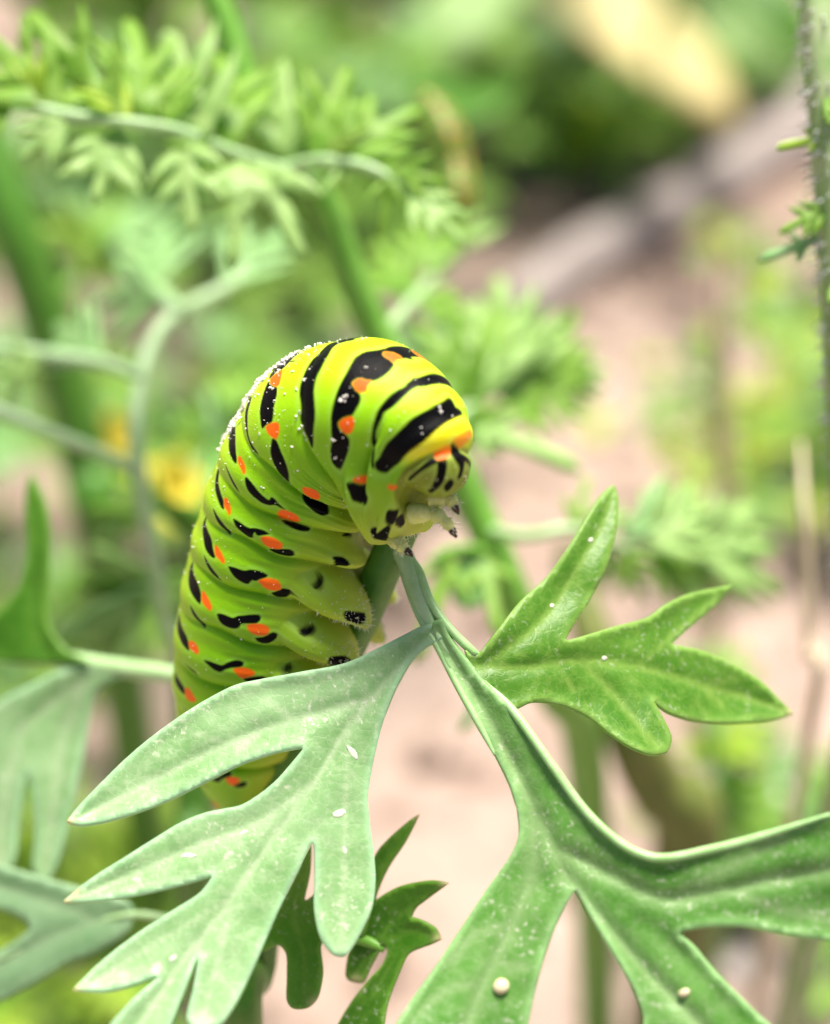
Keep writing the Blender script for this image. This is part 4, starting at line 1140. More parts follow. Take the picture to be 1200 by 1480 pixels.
# -- tall herb behind the caterpillar: one long stem, fronds above left, right and below
def herb_behind():
    f = gz(D(905, 1330, 150))
    t = thing('tall_herb', 'tall fresh green herb whose thick stem rises behind the caterpillar', 'plant', f)
    pts = [(905, 1330, 150), (850, 1130, 122), (800, 1000, 112), (742, 865, 108), (690, 745, 107), (640, 640, 106), (548, 490, 105), (502, 385, 104), (458, 275, 103), (400, 235, 102), (364, 180, 101), (346, 95, 101), (312, 0, 101), (270, -90, 101)]
    P = [f] + [D(*p) for p in pts[1:]]
    w = [30, 29, 28, 27, 26, 25, 24, 24, 22, 20, 20, 20, 20, 18]
    tube('stem', P, [a * PX * p[2] / 80 for a, p in zip(w, pts)], M['stem_green'], t, 14, 90, 0.06)
    # long frond to the left
    lf = stalk('leaf', [(455, 262, 100), (400, 243, 98), (330, 218, 96), (260, 190, 95), (190, 178, 94), (110, 168, 94), (30, 150, 94), (-60, 130, 95)], [11, 10, 9, 9, 9, 9, 8, 6], M['rachis'], t, 10, 50)
    for i, (b, e, w_, n, m, ro) in enumerate([
        ((170, 186, 95), (135, 299, 93), 0.44, 2, 'blade_mint', 0.2), ((268, 200, 95), (280, 339, 93), 0.36, 2, 'blade_mint', -0.2),
        ((352, 232, 96), (335, 392, 94), 0.46, 1, 'blade_mint', 0.1), ((368, 236, 96), (441, 380, 94), 0.46, 1, 'blade_mint', -0.2),
        ((300, 205, 95), (227, 272, 95), 0.34, 2, 'blade_fresh', 0.3), ((95, 168, 94), (30, 235, 93), 0.40, 2, 'blade_mint', 0.3),
        ((180, 178, 94), (38, 18, 97), 0.30, 2, 'blade_fresh', 0.3), ((100, 165, 94), (-42, 41, 96), 0.36, 2, 'blade_fresh', 0.1),
        ((215, 180, 95), (185, 27, 99), 0.34, 2, 'blade_fresh', -0.3), ((300, 205, 95), (241, 46, 100), 0.36, 2, 'blade_mint', 0.2),
        ((330, 215, 96), (318, 67, 102), 0.36, 2, 'blade_fresh', -0.2), ((20, 150, 94), (-74, 209, 94), 0.4, 2, 'blade_fresh', 0.1),
        ((60, 160, 94), (13, 89, 95), 0.42, 2, 'blade_yellow2', 0.4), ((190, 178, 94), (107, 110, 95), 0.34, 2, 'blade_yellow2', -0.4),
        ((240, 188, 95), (287, 96, 97), 0.34, 2, 'blade_fresh', 0.5)]):
        pl(lf, b, e, w_, n, m, 100 + i, ro)
    # frond to the right, bent down at its tip
    lf = stalk('leaf', [(410, 243, 99), (470, 232, 97), (540, 245, 96), (600, 285, 96), (640, 325, 96)], [9, 9, 8, 7, 4], M['rachis'], t, 10, 36)
    for i, (b, e, w_, n, m, ro) in enumerate([
        ((590, 275, 96), (673, 358, 95), 0.40, 2, 'blade_mint', 0.2), ((540, 245, 96), (640, 265, 96), 0.38, 2, 'blade_fresh', -0.2),
        ((480, 233, 97), (610, 159, 99), 0.36, 2, 'blade_fresh', 0.2), ((450, 235, 98), (503, 99, 101), 0.36, 2, 'blade_fresh', -0.3),
        ((420, 240, 99), (408, 87, 102), 0.34, 2, 'blade_mint', 0.3), ((560, 255, 96), (546, 343, 96), 0.3, 1, 'blade_fresh', 0.5),
        ((500, 235, 97), (465, 282, 96), 0.3, 1, 'blade_mint', 0.1), ((470, 232, 97), (535, 188, 97), 0.3, 2, 'blade_olive', 0.5)]):
        pl(lf, b, e, w_, n, m, 130 + i, ro)
    # bushy frond right of the caterpillar
    lf = stalk('leaf', [(640, 640, 106), (680, 590, 110), (730, 560, 114), (790, 560, 117), (840, 560, 119)], [9, 9, 8, 6, 4], M['rachis'], t, 10, 36)
    for i, (b, e, w_, n, m, ro) in enumerate([
        ((690, 585, 110), (600, 470, 112), 0.40, 2, 'blade_fresh', 0.2), ((700, 580, 111), (690, 430, 116), 0.42, 2, 'blade_mint', -0.2),
        ((740, 562, 114), (770, 440, 118), 0.40, 2, 'blade_mint', 0.2), ((760, 560, 115), (850, 500, 119), 0.40, 2, 'blade_fresh', -0.2),
        ((790, 560, 117), (872, 560, 119), 0.36, 2, 'blade_fresh', 0.1), ((720, 570, 113), (810, 625, 114), 0.40, 2, 'blade_fresh', 0.4),
        ((690, 590, 110), (720, 500, 112), 0.40, 2, 'blade_mint', 0.6), ((670, 600, 109), (770, 650, 108), 0.36, 2, 'blade_fresh', 0.2),
        ((680, 620, 107), (840, 680, 105), 0.20, 1, 'blade_mint', 0.1), ((660, 625, 108), (620, 560, 110), 0.4, 2, 'blade_fresh', 0.3),
        ((650, 630, 107), (760, 600, 109), 0.34, 2, 'blade_fresh', -0.5), ((740, 562, 114), (720, 400, 119), 0.36, 2, 'blade_mint', 0.3),
        ((780, 560, 116), (830, 450, 120), 0.36, 2, 'blade_fresh', -0.3), ((800, 560, 117), (880, 530, 119), 0.34, 2, 'blade_mint', 0.2), ((700, 585, 111), (640, 420, 117), 0.36, 2, 'blade_fresh', 0.1),
        ((760, 562, 115), (850, 610, 115), 0.34, 2, 'blade_fresh', 0.2)]):
        pl(lf, b, e, w_, n, m, 150 + i, ro)
    # frond above, between the two
    lf = stalk('leaf', [(548, 490, 105), (600, 430, 112), (640, 390, 118), (690, 340, 124)], [9, 8, 7, 4], M['rachis'], t, 10, 30)
    for i, (b, e, w_, n, m, ro) in enumerate([
        ((600, 430, 112), (540, 350, 117), 0.4, 2, 'blade_fresh', 0.2), ((630, 400, 116), (610, 320, 121), 0.4, 2, 'blade_fresh', 0.0),
        ((600, 430, 112), (680, 470, 113), 0.4, 2, 'blade_fresh', 0.3),
        ((660, 370, 120), (650, 300, 126), 0.4, 2, 'blade_mint', -0.2)]):
        pl(lf, b, e, w_, n, m, 170 + i, ro)
    # side twig below the head with small leaflets
    lf = stalk('leaf', [(735, 850, 108), (700, 800, 104), (655, 795, 102), (625, 810, 100)], [8, 8, 7, 5], M['stem_green'], t, 10, 30)
    pl(lf, (690, 800, 104), (668, 880, 102), 0.34, 0, 'blade_mid', 181, 0.2)
    pl(lf, (700, 805, 104), (720, 920, 101), 0.30, 1, 'blade_fresh', 182, 0.0)
    pl(lf, (655, 797, 102), (600, 960, 100), 0.22, 1, 'blade_fresh', 183, 0.0)
    lf = stalk('leaf', [(700, 765, 107), (760, 775, 104), (830, 765, 104), (900, 790, 106), (980, 800, 108)], [9, 9, 8, 7, 5], M['rachis'], t, 10, 36)
    for i, (b, e, w_, n, m, ro) in enumerate([
        ((900, 790, 106), (960, 690, 108), 0.24, 1, 'blade_mid', 0.1), ((830, 765, 104), (850, 690, 106), 0.3, 1, 'blade_fresh', 0.2),
        ((920, 795, 106), (1040, 740, 110), 0.4, 2, 'blade_mint', 0.1), ((980, 800, 108), (1120, 800, 112), 0.42, 2, 'blade_mint', 0.0),
        ((960, 800, 108), (1050, 880, 110), 0.42, 2, 'blade_mint', 0.2), ((900, 790, 106), (930, 870, 107), 0.4, 2, 'blade_fresh', -0.2),
        ((1000, 800, 109), (1090, 730, 114), 0.4, 2, 'blade_mint', 0.2), ((860, 775, 105), (900, 730, 107), 0.4, 2, 'blade_mint', 0.3),
        ((1000, 800, 109), (1130, 860, 113), 0.36, 2, 'blade_fresh', 0.3), ((930, 796, 107), (1000, 700, 111), 0.36, 2, 'blade_mint', 0.2), ((970, 800, 108), (1100, 770, 112), 0.34, 2, 'blade_mint', -0.2),
        ((940, 797, 107), (1000, 880, 108), 0.36, 2, 'blade_fresh', 0.1), ((880, 785, 106), (870, 860, 107), 0.36, 2, 'blade_mint', 0.1)]):
        pl(lf, b, e, w_, n, m, 190 + i, ro)
    # small leaf in the gap under the stalk
    lf = stalk('leaf', [(742, 865, 108), (720, 960, 106), (690, 1010, 104)], [7, 6, 4], M['stem_green'], t, 8, 20)
    pl(lf, (715, 970, 106), (665, 1060, 104), 0.24, 1, 'blade_mid', 201, 0.2)
    pl(lf, (700, 1000, 105), (730, 1055, 105), 0.3, 1, 'blade_fresh', 202, 0.2)


M['blade_yellow2'] = leaf_material('lime leaf', (0.30, 0.50, 0.03), (0.42, 0.58, 0.08), (0.5, 0.62, 0.2), (0.5, 0.64, 0.2), 0.45, 0.5)
herb_behind()


# -- glaucous herb at the left with a long arching pale stalk
def glaucous_herb():
    f = gz(D(285, 1180, 147))
    t = thing('glaucous_herb', 'blue green herb with one long pale arching stalk beside the caterpillar', 'plant', f)
    pts = [(262, 1010, 115), (243, 915, 109), (222, 800, 107), (204, 700, 106), (197, 620, 106), (208, 530, 108), (245, 462, 110), (320, 420, 113), (410, 368, 117)]
    P = [f] + [D(*p) for p in pts]
    w = [12] + [10, 10, 11, 12, 12, 12, 12, 10, 5]
    tube('stem', P, [a * PX * d / 80 for a, d in zip(w, [140] + [p[2] for p in pts])], M['stem_pale'], t, 12, 80)
    lf = stalk('leaf', [(190, 672, 106), (130, 648, 104), (60, 620, 103), (-10, 590, 103), (-80, 560, 103)], [9, 10, 11, 11, 8], M['stem_pale'], t, 10, 36)
    pl(lf, (20, 605, 103), (-60, 480, 105), 0.3, 1, 'blade_mint', 300, 0.1)
    lf = stalk('leaf', [(205, 545, 107), (150, 525, 108), (80, 515, 109), (0, 505, 110), (-80, 500, 111)], [8, 10, 11, 10, 6], M['stem_pale2'], t, 10, 36)
    pl(lf, (150, 520, 108), (80, 470, 113), 0.36, 2, 'blade_mid', 302, 0.2)
    pl(lf, (60, 515, 109), (-20, 545, 109), 0.36, 2, 'blade_mint', 303, 0.2)
    lf = stalk('leaf', [(260, 452, 110), (225, 420, 115), (170, 400, 121)], [14, 12, 6], M['stem_pale2'], t, 10, 24)
    pl(lf, (240, 430, 112), (140, 440, 119), 0.34, 2, 'blade_mid', 304, 0.3)
    pl(lf, (320, 420, 113), (430, 330, 119), 0.34, 2, 'blade_mid', 305, 0.2)
    pl(lf, (225, 420, 115), (240, 330, 123), 0.36, 2, 'blade_mid', 306, 0.2)


M['stem_pale2'] = plain_material('soft green stalk', (0.26, 0.42, 0.20), (0.38, 0.52, 0.32), 0.45, 700)
glaucous_herb()


# -- low plant with finger-like leaflets between those two, and its yellow blossom
def finger_herb():
    f = gz(D(290, 1080, 170))
    t = thing('finger_leaf_herb', 'low herb with narrow finger like green leaflets left of the caterpillar', 'plant', f)
    tube('stem', [f, D(300, 960, 128), D(290, 840, 116), D(300, 740, 114), D(320, 640, 118), D(330, 560, 124)], np.array([1.1, 1.0, 0.9, 0.8, 0.6, 0.4]) * MM, M['stem_green'], t, 10, 40)
    lf = stalk('leaf', [(296, 830, 116), (250, 835, 112), (205, 850, 109)], [9, 8, 6], M['stem_green'], t, 8, 24)
    pl(lf, (225, 845, 110), (112, 842, 108), 0.15, 0, 'blade_deep2', 320, 0.9)
    pl(lf, (215, 850, 109), (92, 920, 107), 0.14, 0, 'blade_mid', 321, 0.7)
    pl(lf, (240, 840, 111), (130, 790, 111), 0.18, 1, 'blade_mint', 322, 0.3)
    pl(lf, (225, 850, 110), (170, 960, 108), 0.24, 1, 'blade_mint', 323, 0.1)
    pl(lf, (250, 840, 112), (240, 930, 110), 0.3, 1, 'blade_fresh', 324, 0.1)
    lf = stalk('leaf', [(298, 740, 114), (250, 735, 112), (210, 745, 111), (150, 750, 112)], [9, 8, 6, 4], M['stem_green'], t, 8, 24)
    pl(lf, (300, 770, 114), (225, 715, 111), 0.16, 0, 'blade_deep2', 325, 0.8)
    pl(lf, (220, 742, 111), (130, 735, 112), 0.24, 1, 'blade_fresh', 326, 0.2)
    pl(lf, (230, 742, 112), (140, 780, 112), 0.24, 1, 'blade_mint', 327, 0.2)
    pl(lf, (240, 740, 112), (160, 690, 116), 0.3, 2, 'blade_fresh', 328, 0.2)
    lf = stalk('leaf', [(318, 640, 118), (290, 620, 118), (270, 590, 120)], [8, 7, 4], M['stem_green'], t, 8, 20)
    pl(lf, (300, 630, 118), (245, 590, 119), 0.36, 2, 'blade_fresh', 329, 0.2)
    pl(lf, (310, 640, 118), (300, 560, 121), 0.3, 1, 'blade_mid', 330, 0.2)
    pl(lf, (300, 640, 118), (240, 650, 117), 0.36, 2, 'blade_yellow2', 331, 0.2)
    pl(lf, (325, 600, 121), (370, 540, 126), 0.36, 2, 'blade_fresh', 332, 0.2)
    for i, (px, py, sz, lab) in enumerate([(248, 712, 62, 'wide open yellow blossom beside the caterpillar'), (166, 632, 40, 'small yellow blossom tucked behind the pale arching stalk')]):
        c = D(px, py, 150)
        q = gz(c + np.array([0.004, 0.012, 0]))
        b = thing('yellow_flower', lab, 'flower', q, 'yellow blossoms at the left')
        tube('stem', [q, (q + c) / 2 + np.array([0.001, 0.002, 0]), c], np.array([0.7, 0.6, 0.5]) * MM, M['stem_green'], b, 8, 20)
        for k in range(5):
            a = k * 2 * math.pi / 5 + 0.4 * i
            d = camvec((math.cos(a), 0.75 * math.sin(a), 0.35))
            leaflet('petal', c, c + norm(d) * sz * PX * 1.9, 0.42, 0, M['petal'], b, 340 + 10 * i + k, 0.0, 0.05, 7, camvec((0.1, 0.5, 0.9)))


finger_herb()


def single_stalk(name, label, pts, w, mat, group=None, cat='stem', footback=0.006):
    f = foot_of(*pts[0], footback)
    t = thing(name, label, cat, f, group)
    P = [f] + [D(*p) for p in pts]
    ws = np.broadcast_to(np.asarray(w, float), (len(pts),))
    rad = [ws[0] * PX * pts[0][2] / 80 * 1.1] + [a * PX * p[2] / 80 for a, p in zip(ws, pts)]
    tube('stem', P, rad, M[mat], t, 12, 50, 0.04)
    return t


t = single_stalk('thick_stem', 'thick dark green stem leaning at the left edge behind the glaucous herb', [(150, 800, 140), (128, 690, 138), (100, 570, 136), (62, 450, 134), (20, 330, 132), (-20, 220, 132), (-80, 60, 132)], 36, 'stem_deep')
lf = stalk('leaf', [(62, 450, 134), (110, 400, 142), (170, 330, 150)], [8, 7, 4], M['stem_green'], t, 8, 20)
for i, e in enumerate([(230, 420, 156), (120, 300, 150), (210, 300, 160), (60, 340, 140), (250, 340, 160)]):
    pl(lf, (110 + 12 * i, 400 - 14 * i, 142 + 2 * i), e, 0.42, 2, ['blade_olive', 'blade_fresh', 'blade_mid'][i % 3], 400 + i, 0.2)
t = single_stalk('green_stem', 'plain green stem standing just behind the tail of the caterpillar', [(285, 1300, 112), (280, 1190, 110), (276, 1090, 110), (276, 1010, 111), (282, 930, 113)], 26, 'stem_deep')
pl(t.children[0], (282, 935, 113), (250, 850, 116), 0.3, 1, 'blade_olive', 410, 0.2)
t = single_stalk('olive_stem', 'thick brownish olive stem leaning behind the broad right hand leaf', [(995, 1235, 128), (955, 1150, 124), (915, 1070, 121), (885, 1000, 120), (850, 900, 121), (820, 800, 124)], [50, 46, 40, 34, 28, 20], 'stem_olive')
t = single_stalk('dry_stalk', 'straight pale straw coloured dry stalk standing near the right edge', [(1170, 1060, 112), (1170, 950, 110), (1168, 830, 109), (1162, 720, 108), (1158, 640, 112)], [9, 8, 8, 6, 3], 'dry')
t = single_stalk('weedy_stem', 'slim fresh stem with tufted small leaves growing behind the dry stalk', [(1060, 1240, 140), (1050, 1150, 136), (1030, 1060, 134), (1020, 960, 136)], [9, 8, 7, 5], 'stem_green')
for i, (b, e) in enumerate([((1050, 1150, 136), (1120, 1110, 134)), ((1050, 1150, 136), (985, 1190, 138)), ((1040, 1100, 135), (1110, 1040, 136)), ((1055, 1190, 138), (1130, 1210, 136)), ((1055, 1200, 138), (1000, 1110, 140)), ((1040, 1100, 135), (985, 1060, 138)), ((1025, 1000, 135), (1080, 930, 138)), ((1022, 980, 136), (960, 950, 140))]):
    pl(t.children[0], b, e, 0.42, 2, ['blade_fresh', 'blade_mid', 'blade_yellow2'][i % 3], 420 + i, 0.2)

# -- sparse yellow green weed right of centre
f = gz(D(1050, 900, 180))
t = thing('pale_weed', 'sparse yellowish green weed with thin stalk in front of the fallen branch', 'plant', f)
tube('stem', [f, D(1045, 760, 165), D(1040, 640, 158), D(1045, 520, 154), D(1040, 420, 152), D(1050, 340, 152)], np.array([1.1, 1.0, 0.9, 0.8, 0.6, 0.3]) * MM, M['stalk_straw'] if 'stalk_straw' in M else M['dry'], t, 10, 44)
for i, (b, e, m) in enumerate([((1042, 420, 152), (1040, 330, 150), 'blade_yellow'), ((1044, 440, 152), (1140, 400, 150), 'blade_yellow'), ((1044, 470, 153), (1120, 470, 150), 'blade_yellow2'), ((1044, 500, 153), (980, 500, 156), 'blade_mint'),
                           ((1042, 580, 156), (1120, 580, 152), 'blade_yellow'), ((1040, 640, 158), (930, 650, 158), 'blade_yellow'), ((1040, 650, 158), (1130, 650, 154), 'blade_yellow'), ((1040, 700, 160), (960, 700, 160), 'blade_yellow'), ((1042, 560, 156), (975, 570, 158), 'blade_mint'),
                           ((1044, 700, 160), (1120, 720, 156), 'blade_fresh'), ((1045, 640, 158), (1110, 610, 158), 'blade_fresh'), ((1042, 620, 157), (990, 600, 158), 'blade_yellow'), ((1042, 400, 152), (990, 370, 152), 'blade_mint'), ((1046, 610, 156), (1160, 620, 150), 'blade_fresh')]):
    lf = stalk('leaf', [b, tuple(0.6 * x + 0.4 * y for x, y in zip(b, e))], [4, 3], M['dry'], t, 6, 8)
    pl(lf, tuple(0.6 * x + 0.4 * y for x, y in zip(b, e)), e, 0.40, 2, m, 440 + i, 0.2)

# -- hairy stem at the right edge
f = foot_of(1235, 1000, 96)
t = thing('hairy_stem', 'upright green stem with short white bristles along its edge', 'stem', f)
hp = [(1246, 1000, 96), (1232, 800, 92), (1221, 620, 89), (1211, 420, 87), (1199, 220, 86), (1187, 60, 86), (1178, -80, 87)]
HP = [f] + [D(*p) for p in hp]
st = tube('stem', HP, [30 * PX * 1.1] + [a * PX * p[2] / 80 for a, p in zip([25, 25, 25, 25, 26, 27, 27], hp)], M['stem_hairy'] if 'stem_hairy' in M else M['stem_green'], t, 14, 70, 0.05)
g = np.random.default_rng(77)
cc = spline(np.array(HP[1:]), 200)
V, F, k = [], [], 0
for _ in range(420):
    i = int(g.uniform(0, 199))
    d = norm(camvec((g.normal() - 0.9, g.normal() * 0.3 - 0.1, g.normal())))
    p = cc[i] + d * 25 * PX
    ln = g.uniform(12, 30) * PX
    u = norm(np.cross(d, g.normal(size=3))) * 2.8 * PX
    v = np.cross(d, norm(u)) * 2.8 * PX
    V.append(np.array([p + u, p - u * 0.5 + v * 0.87, p - u * 0.5 - v * 0.87, p + d * ln + camvec((0, -0.3, 0)) * ln]))
    F.extend([[k, k + 1, k + 3], [k + 1, k + 2, k + 3], [k + 2, k, k + 3]])
    k += 4
tag(mesh_obj('bristles', np.vstack(V), F, M['hair_white'], st), kind='stuff')
for i, (b, e, w_, m) in enumerate([((1190, 200, 86), (1122, 214, 86), 0.26, 'blade_yellow2'), ((1200, 300, 86), (1126, 338, 86), 0.34, 'blade_fresh'), ((1204, 340, 87), (1096, 378, 87), 0.22, 'blade_mid'), ((1206, 330, 86), (1240, 260, 86), 0.3, 'blade_fresh'), ((1200, 120, 86), (1230, 200, 85), 0.5, 'blade_fresh'), ((1206, 400, 86), (1236, 480, 85), 0.4, 'blade_fresh')]):
    leaflet('leaflet', D(*b), D(*e), w_, 2 if i else 1, M[m], t, 480 + i, 0.2, 0.05, 9, camvec((0.1, 0.5, 0.8)))

def dull_skin():
    m, nt, p, out = nodes_of('dull caterpillar skin')
    col = mixc(nt, noise(nt, 900.0), (0.13, 0.26, 0.015), (0.20, 0.34, 0.03))
    col = mixc(nt, attr(nt, 'orange'), col, (0.62, 0.20, 0.012))
    nt.links.new(mixc(nt, attr(nt, 'black'), col, (0.02, 0.025, 0.01)), p.inputs['Base Color'])
    p.inputs['Roughness'].default_value = 0.5
    return m


M['skin_dull'] = dull_skin()


# -- small second caterpillar on the herb behind
def second_caterpillar():
    ax = [(606, 142, 124, 8), (614, 150, 123, 22), (630, 168, 122, 26), (646, 200, 121, 28), (656, 240, 121, 28), (662, 280, 120, 26), (664, 310, 120, 20), (664, 322, 120, 6)]
    base = D(664, 325, 117)
    top = thing('caterpillar', 'small blurred green caterpillar with orange dots hanging on the herb behind', 'caterpillar', base, 'striped green caterpillars')
    n, m_ = 150, 72
    q = spline(np.array([[*D(*a[:3]), a[3] * PX * a[2] / 80] for a in ax]), n)
    c, r = q[:, :3], q[:, 3]
    T = norm(np.gradient(c, axis=0))
    Dv = np.broadcast_to(camvec((0.9, 0.25, 0.25)), c.shape)
    Dv = norm(Dv - (Dv * T).sum(1, keepdims=True) * T)
    S = np.cross(T, Dv)
    th = np.linspace(-math.pi, math.pi, m_, endpoint=False)
    s = np.linspace(0, 1, n)
    seg = (s * 10) % 1
    rr = r * (1 - 0.06 * np.exp(-((seg - 0.02) / 0.10) ** 2) - 0.06 * np.exp(-((seg - 0.98) / 0.10) ** 2))
    P = c[:, None] + (Dv[:, None] * np.cos(th)[None, :, None] + S[:, None] * np.sin(th)[None, :, None]) * rr[:, None, None]
    sg = np.repeat(seg[:, None], m_, 1)
    dg = np.abs(np.degrees(th))[None]
    black = np.exp(-((sg - 0.45) / 0.26) ** 4) * (dg < 100)
    orange = np.zeros_like(black)
    for t0 in (24, 66):
        orange = np.maximum(orange, np.exp(-(((sg - 0.5) / 0.26) ** 2 + ((dg - t0) / 10) ** 2) ** 2))
    black = black * (1 - orange)
    f_ = grid_faces(n, m_).tolist() + [list(range(m_))[::-1], [(n - 1) * m_ + j for j in range(m_)]]
    z = np.zeros(n * m_)
    mesh_obj('body', P.reshape(-1, 3), f_, M['skin_dull'], top, {'black': black.ravel(), 'orange': orange.ravel(), 'rim': z, 'around': np.full(n * m_, 0.62), 'fore': z, 'headcap': z})


second_caterpillar()

# ------------------------------------------------------------------ things on the ground
def fallen_branch():
    a, b = gz(on_ground(700, 470)), gz(on_ground(1320, 165))
    t = thing('fallen_branch', 'weathered grey fallen branch lying across the bare soil', 'branch', a)
    k = np.linspace(0, 1, 7)
    g_ = np.random.default_rng(3)
    pts = [a * (1 - q) + b * q + np.array([g_.normal() * 0.002, g_.normal() * 0.002, 0.0056]) for q in k]
    tube('branch_wood', pts, np.array([4.5, 5, 5.4, 5.4, 5.8, 6.2, 6.4]) * MM, M['bark'], t, 16, 60, 0.06)
    m_ = pts[4]
    tube('twig', [m_, m_ + np.array([0.012, 0.02, 0.008]), m_ + np.array([0.03, 0.05, 0.012])], np.array([3, 2.2, 1.2]) * MM, M['bark'], t, 10, 20)


fallen_branch()


def stone(px, py, rad, label, seed, mat='stone'):
    g_ = np.random.default_rng(seed)
    bm = bmesh.new()
    bmesh.ops.create_icosphere(bm, subdivisions=4, radius=1.0)
    v = np.array([w.co[:] for w in bm.verts])
    f_ = [[w.index for w in q.verts] for q in bm.faces]
    bm.free()
    v = v * (1 + 0.16 * wnoise(v, 1.6, seed)[:, None] + 0.05 * wnoise(v, 5, seed + 1)[:, None]) * np.array([1.0, 0.85, 0.66]) * rad
    p = gz(on_ground(px, py))
    o = mesh_obj('stone', v + p + np.array([0, 0, rad * 0.45]), f_, M[mat])
    tag(o, label, 'stone')


stone(1142, 1150, 0.0042, 'rounded white stone lying on the soil near the right edge', 1)
stone(1075, 1420, 0.0030, 'small grey pebble on the soil under the broad right hand leaflet', 2, 'bark')
stone(560, 1330, 0.0018, 'tiny pale pebble on bare soil below the caterpillar', 3)


def withered_leaf(px0, py0, px1, py1, d0, d1, width, label, mat, seed, lift):
    a, b = D(px0, py0, d0), D(px1, py1, d1)
    f_ = gz(a + np.array([-0.01, 0.015, 0]))
    t = thing('broad_leaf', label, 'leaf', f_)
    tube('stalk', [f_, (f_ + a) / 2 + np.array([0, 0.004, 0.01]), a], np.array([1.6, 1.3, 1.0]) * MM, M['stem_green'], t, 8, 20)
    leaflet('blade', a, b, width, 0, M[mat], t, seed, 0.1, 0.10, 12, camvec((0.0, 0.45, 0.9)), 0.12, 0.0006)


withered_leaf(650, -80, 1060, 180, 340, 320, 0.13, 'cream yellow withering broad leaf hanging beyond the fallen branch', 'withered', 501, 0)
withered_leaf(900, -30, 1150, 130, 350, 330, 0.17, 'mint green broad leaf overlapping the cream yellow one', 'blade_mint', 502, 0)
withered_leaf(780, -70, 590, 120, 300, 280, 0.15, 'pale bluish broad leaf beside the cream yellow one', 'blade_mint2' if 'blade_mint2' in M else 'blade_mint', 503, 0)
withered_leaf(860, -90, 1010, 70, 360, 340, 0.30, 'dark green broad leaf above the cream yellow one', 'blade_mid', 504, 0)
withered_leaf(1010, -70, 1170, 90, 300, 290, 0.20, 'deep bottle green narrow leaf crossing behind the hairy stem', 'blade_deep2', 505, 0)
withered_leaf(640, 190, 690, 130, 200, 215, 0.40, 'dark green oval leaf behind the small caterpillar', 'blade_deep2', 506, 0)


# ------------------------------------------------------------------ rosettes of feathery herbs on the ground
def rosette(px, py, label, n, height, lean, mats, seed, pairs=4, size=0.012, stalk_r=0.0009, lobes=2, lead=(0, 0)):
    g_ = np.random.default_rng(seed)
    f_ = gz(on_ground(px, py))
    t = thing('herb_rosette', label, 'plant', f_, 'feathery herbs behind')
    for i in range(n):
        a = 2 * math.pi * i / n + g_.normal() * 0.35
        d = np.array([math.cos(a), math.sin(a), 0.0]) * lean * g_.uniform(0.6, 1.15) + np.array([lead[0], lead[1], 0])
        h = height * g_.uniform(0.65, 1.12)
        pts = [f_ + d * 0.03, f_ + d * 0.25 + np.array([0, 0, h * 0.42]), f_ + d * 0.62 + np.array([0, 0, h * 0.80]), f_ + d * 1.05 + np.array([0, 0, h]), f_ + d * 1.45 + np.array([0, 0, h * 0.97])]
        frond(t, pts, stalk_r, M['stem_green'], [M[m] for m in mats], pairs, size * g_.uniform(0.85, 1.2), int(g_.integers(1 << 30)), lobes, 0.46, 0.38, None, 7)
    return t


FO = ['blade_fresh', 'blade_olive', 'blade_mid']
rosette(90, 560, 'olive green feathery herb growing behind the thick dark stem', 8, 0.060, 0.030, FO, 601)
rosette(330, 520, 'fresh green feathery herb on the soil behind the arching pale stalk', 8, 0.055, 0.030, FO, 602)
rosette(-120, 800, 'large feathery herb at the left edge behind the finger leaved one', 8, 0.055, 0.032, FO, 603)
rosette(500, 330, 'darker feathery herb beyond the tall herb', 9, 0.075, 0.036, ['blade_olive', 'blade_deep2', 'blade_fresh'], 604, size=0.016)  # olive and dark green leaves mixed with fresh ones
rosette(180, 250, 'tall feathery herb farthest back on the left side', 10, 0.10, 0.05, ['blade_mid', 'blade_fresh', 'blade_olive'], 605, size=0.02, stalk_r=0.0014)
rosette(740, 165, 'dark green bushy herb at the back end of the fallen branch', 10, 0.050, 0.036, ['blade_fresh', 'blade_mid', 'blade_yellow2'], 606, size=0.018, lead=(-0.005, 0.03))
rosette(690, 160, 'bushy herb behind the pale bluish broad leaf', 10, 0.085, 0.050, ['blade_olive', 'blade_fresh', 'blade_mid'], 607, size=0.022, stalk_r=0.0014)
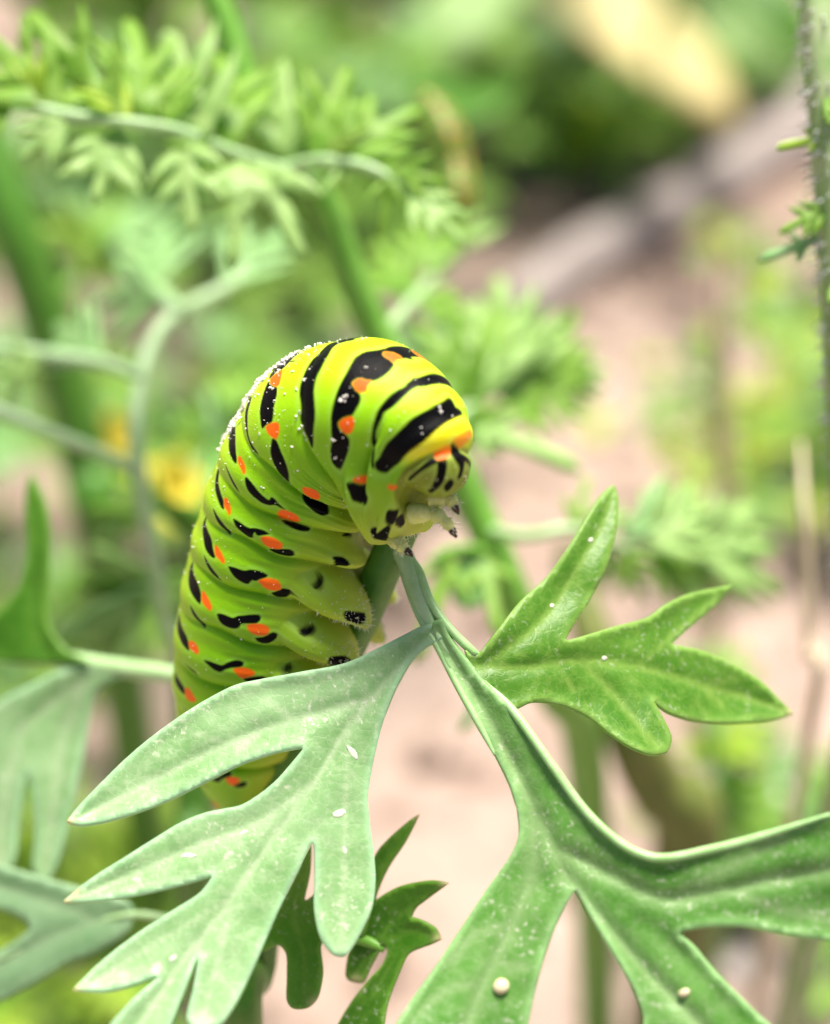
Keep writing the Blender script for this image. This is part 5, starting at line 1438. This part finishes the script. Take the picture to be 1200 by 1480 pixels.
rosette(1010, 150, 'green bushy herb under the cream yellow leaf', 10, 0.060, 0.045, ['blade_fresh', 'blade_mid'], 608, size=0.02, lead=(0.0, 0.03))
rosette(420, 90, 'tall bushy herb farthest back in the middle', 10, 0.11, 0.06, ['blade_fresh', 'blade_olive', 'blade_mid'], 609, size=0.024, stalk_r=0.0016)
rosette(1250, 60, 'bushy herb farthest back on the right side', 10, 0.09, 0.06, ['blade_fresh', 'blade_olive'], 610, size=0.024, stalk_r=0.0016)
rosette(60, 1120, 'low feathery herb on the soil under the left leaves', 7, 0.030, 0.020, FO, 611, size=0.010)
rosette(120, 1480, 'low bright herb below the pale lobed leaflet', 7, 0.026, 0.018, ['blade_fresh', 'blade_yellow2', 'blade_olive'], 612, size=0.010)
rosette(500, 720, 'feathery herb on the soil behind the arched back of the caterpillar', 7, 0.024, 0.016, ['blade_fresh', 'blade_mid'], 613, size=0.012)
rosette(800, 275, 'low olive herb growing close behind the fallen branch', 12, 0.026, 0.016, ['blade_fresh', 'blade_yellow2', 'blade_mid'], 614, size=0.013, lead=(0.006, 0.008))
rosette(1150, 1330, 'low herb beside the white stone', 6, 0.022, 0.014, ['blade_fresh', 'blade_mid'], 615, size=0.009)
rosette(930, 205, 'fresh green herb in the shade of the cream yellow leaf', 11, 0.026, 0.022, ['blade_fresh', 'blade_mid', 'blade_yellow2'], 616, size=0.018, lead=(0.0, 0.01))
rosette(455, 500, 'bushy green herb on the soil between the tall herb and the arching stalk', 8, 0.040, 0.024, FO, 617, size=0.013)
rosette(330, 800, 'leafy green herb on the soil behind the middle of the caterpillar', 8, 0.030, 0.020, FO, 618, size=0.011)
rosette(1120, 760, 'thin yellowish herb on the soil behind the pale weed', 6, 0.030, 0.020, ['blade_yellow', 'blade_mint', 'blade_fresh'], 619, pairs=3, size=0.009)
rosette(1170, 620, 'airy pale herb on the soil close to the bristly stem', 6, 0.036, 0.022, ['blade_yellow', 'blade_mint', 'blade_fresh'], 621, pairs=4, size=0.010)
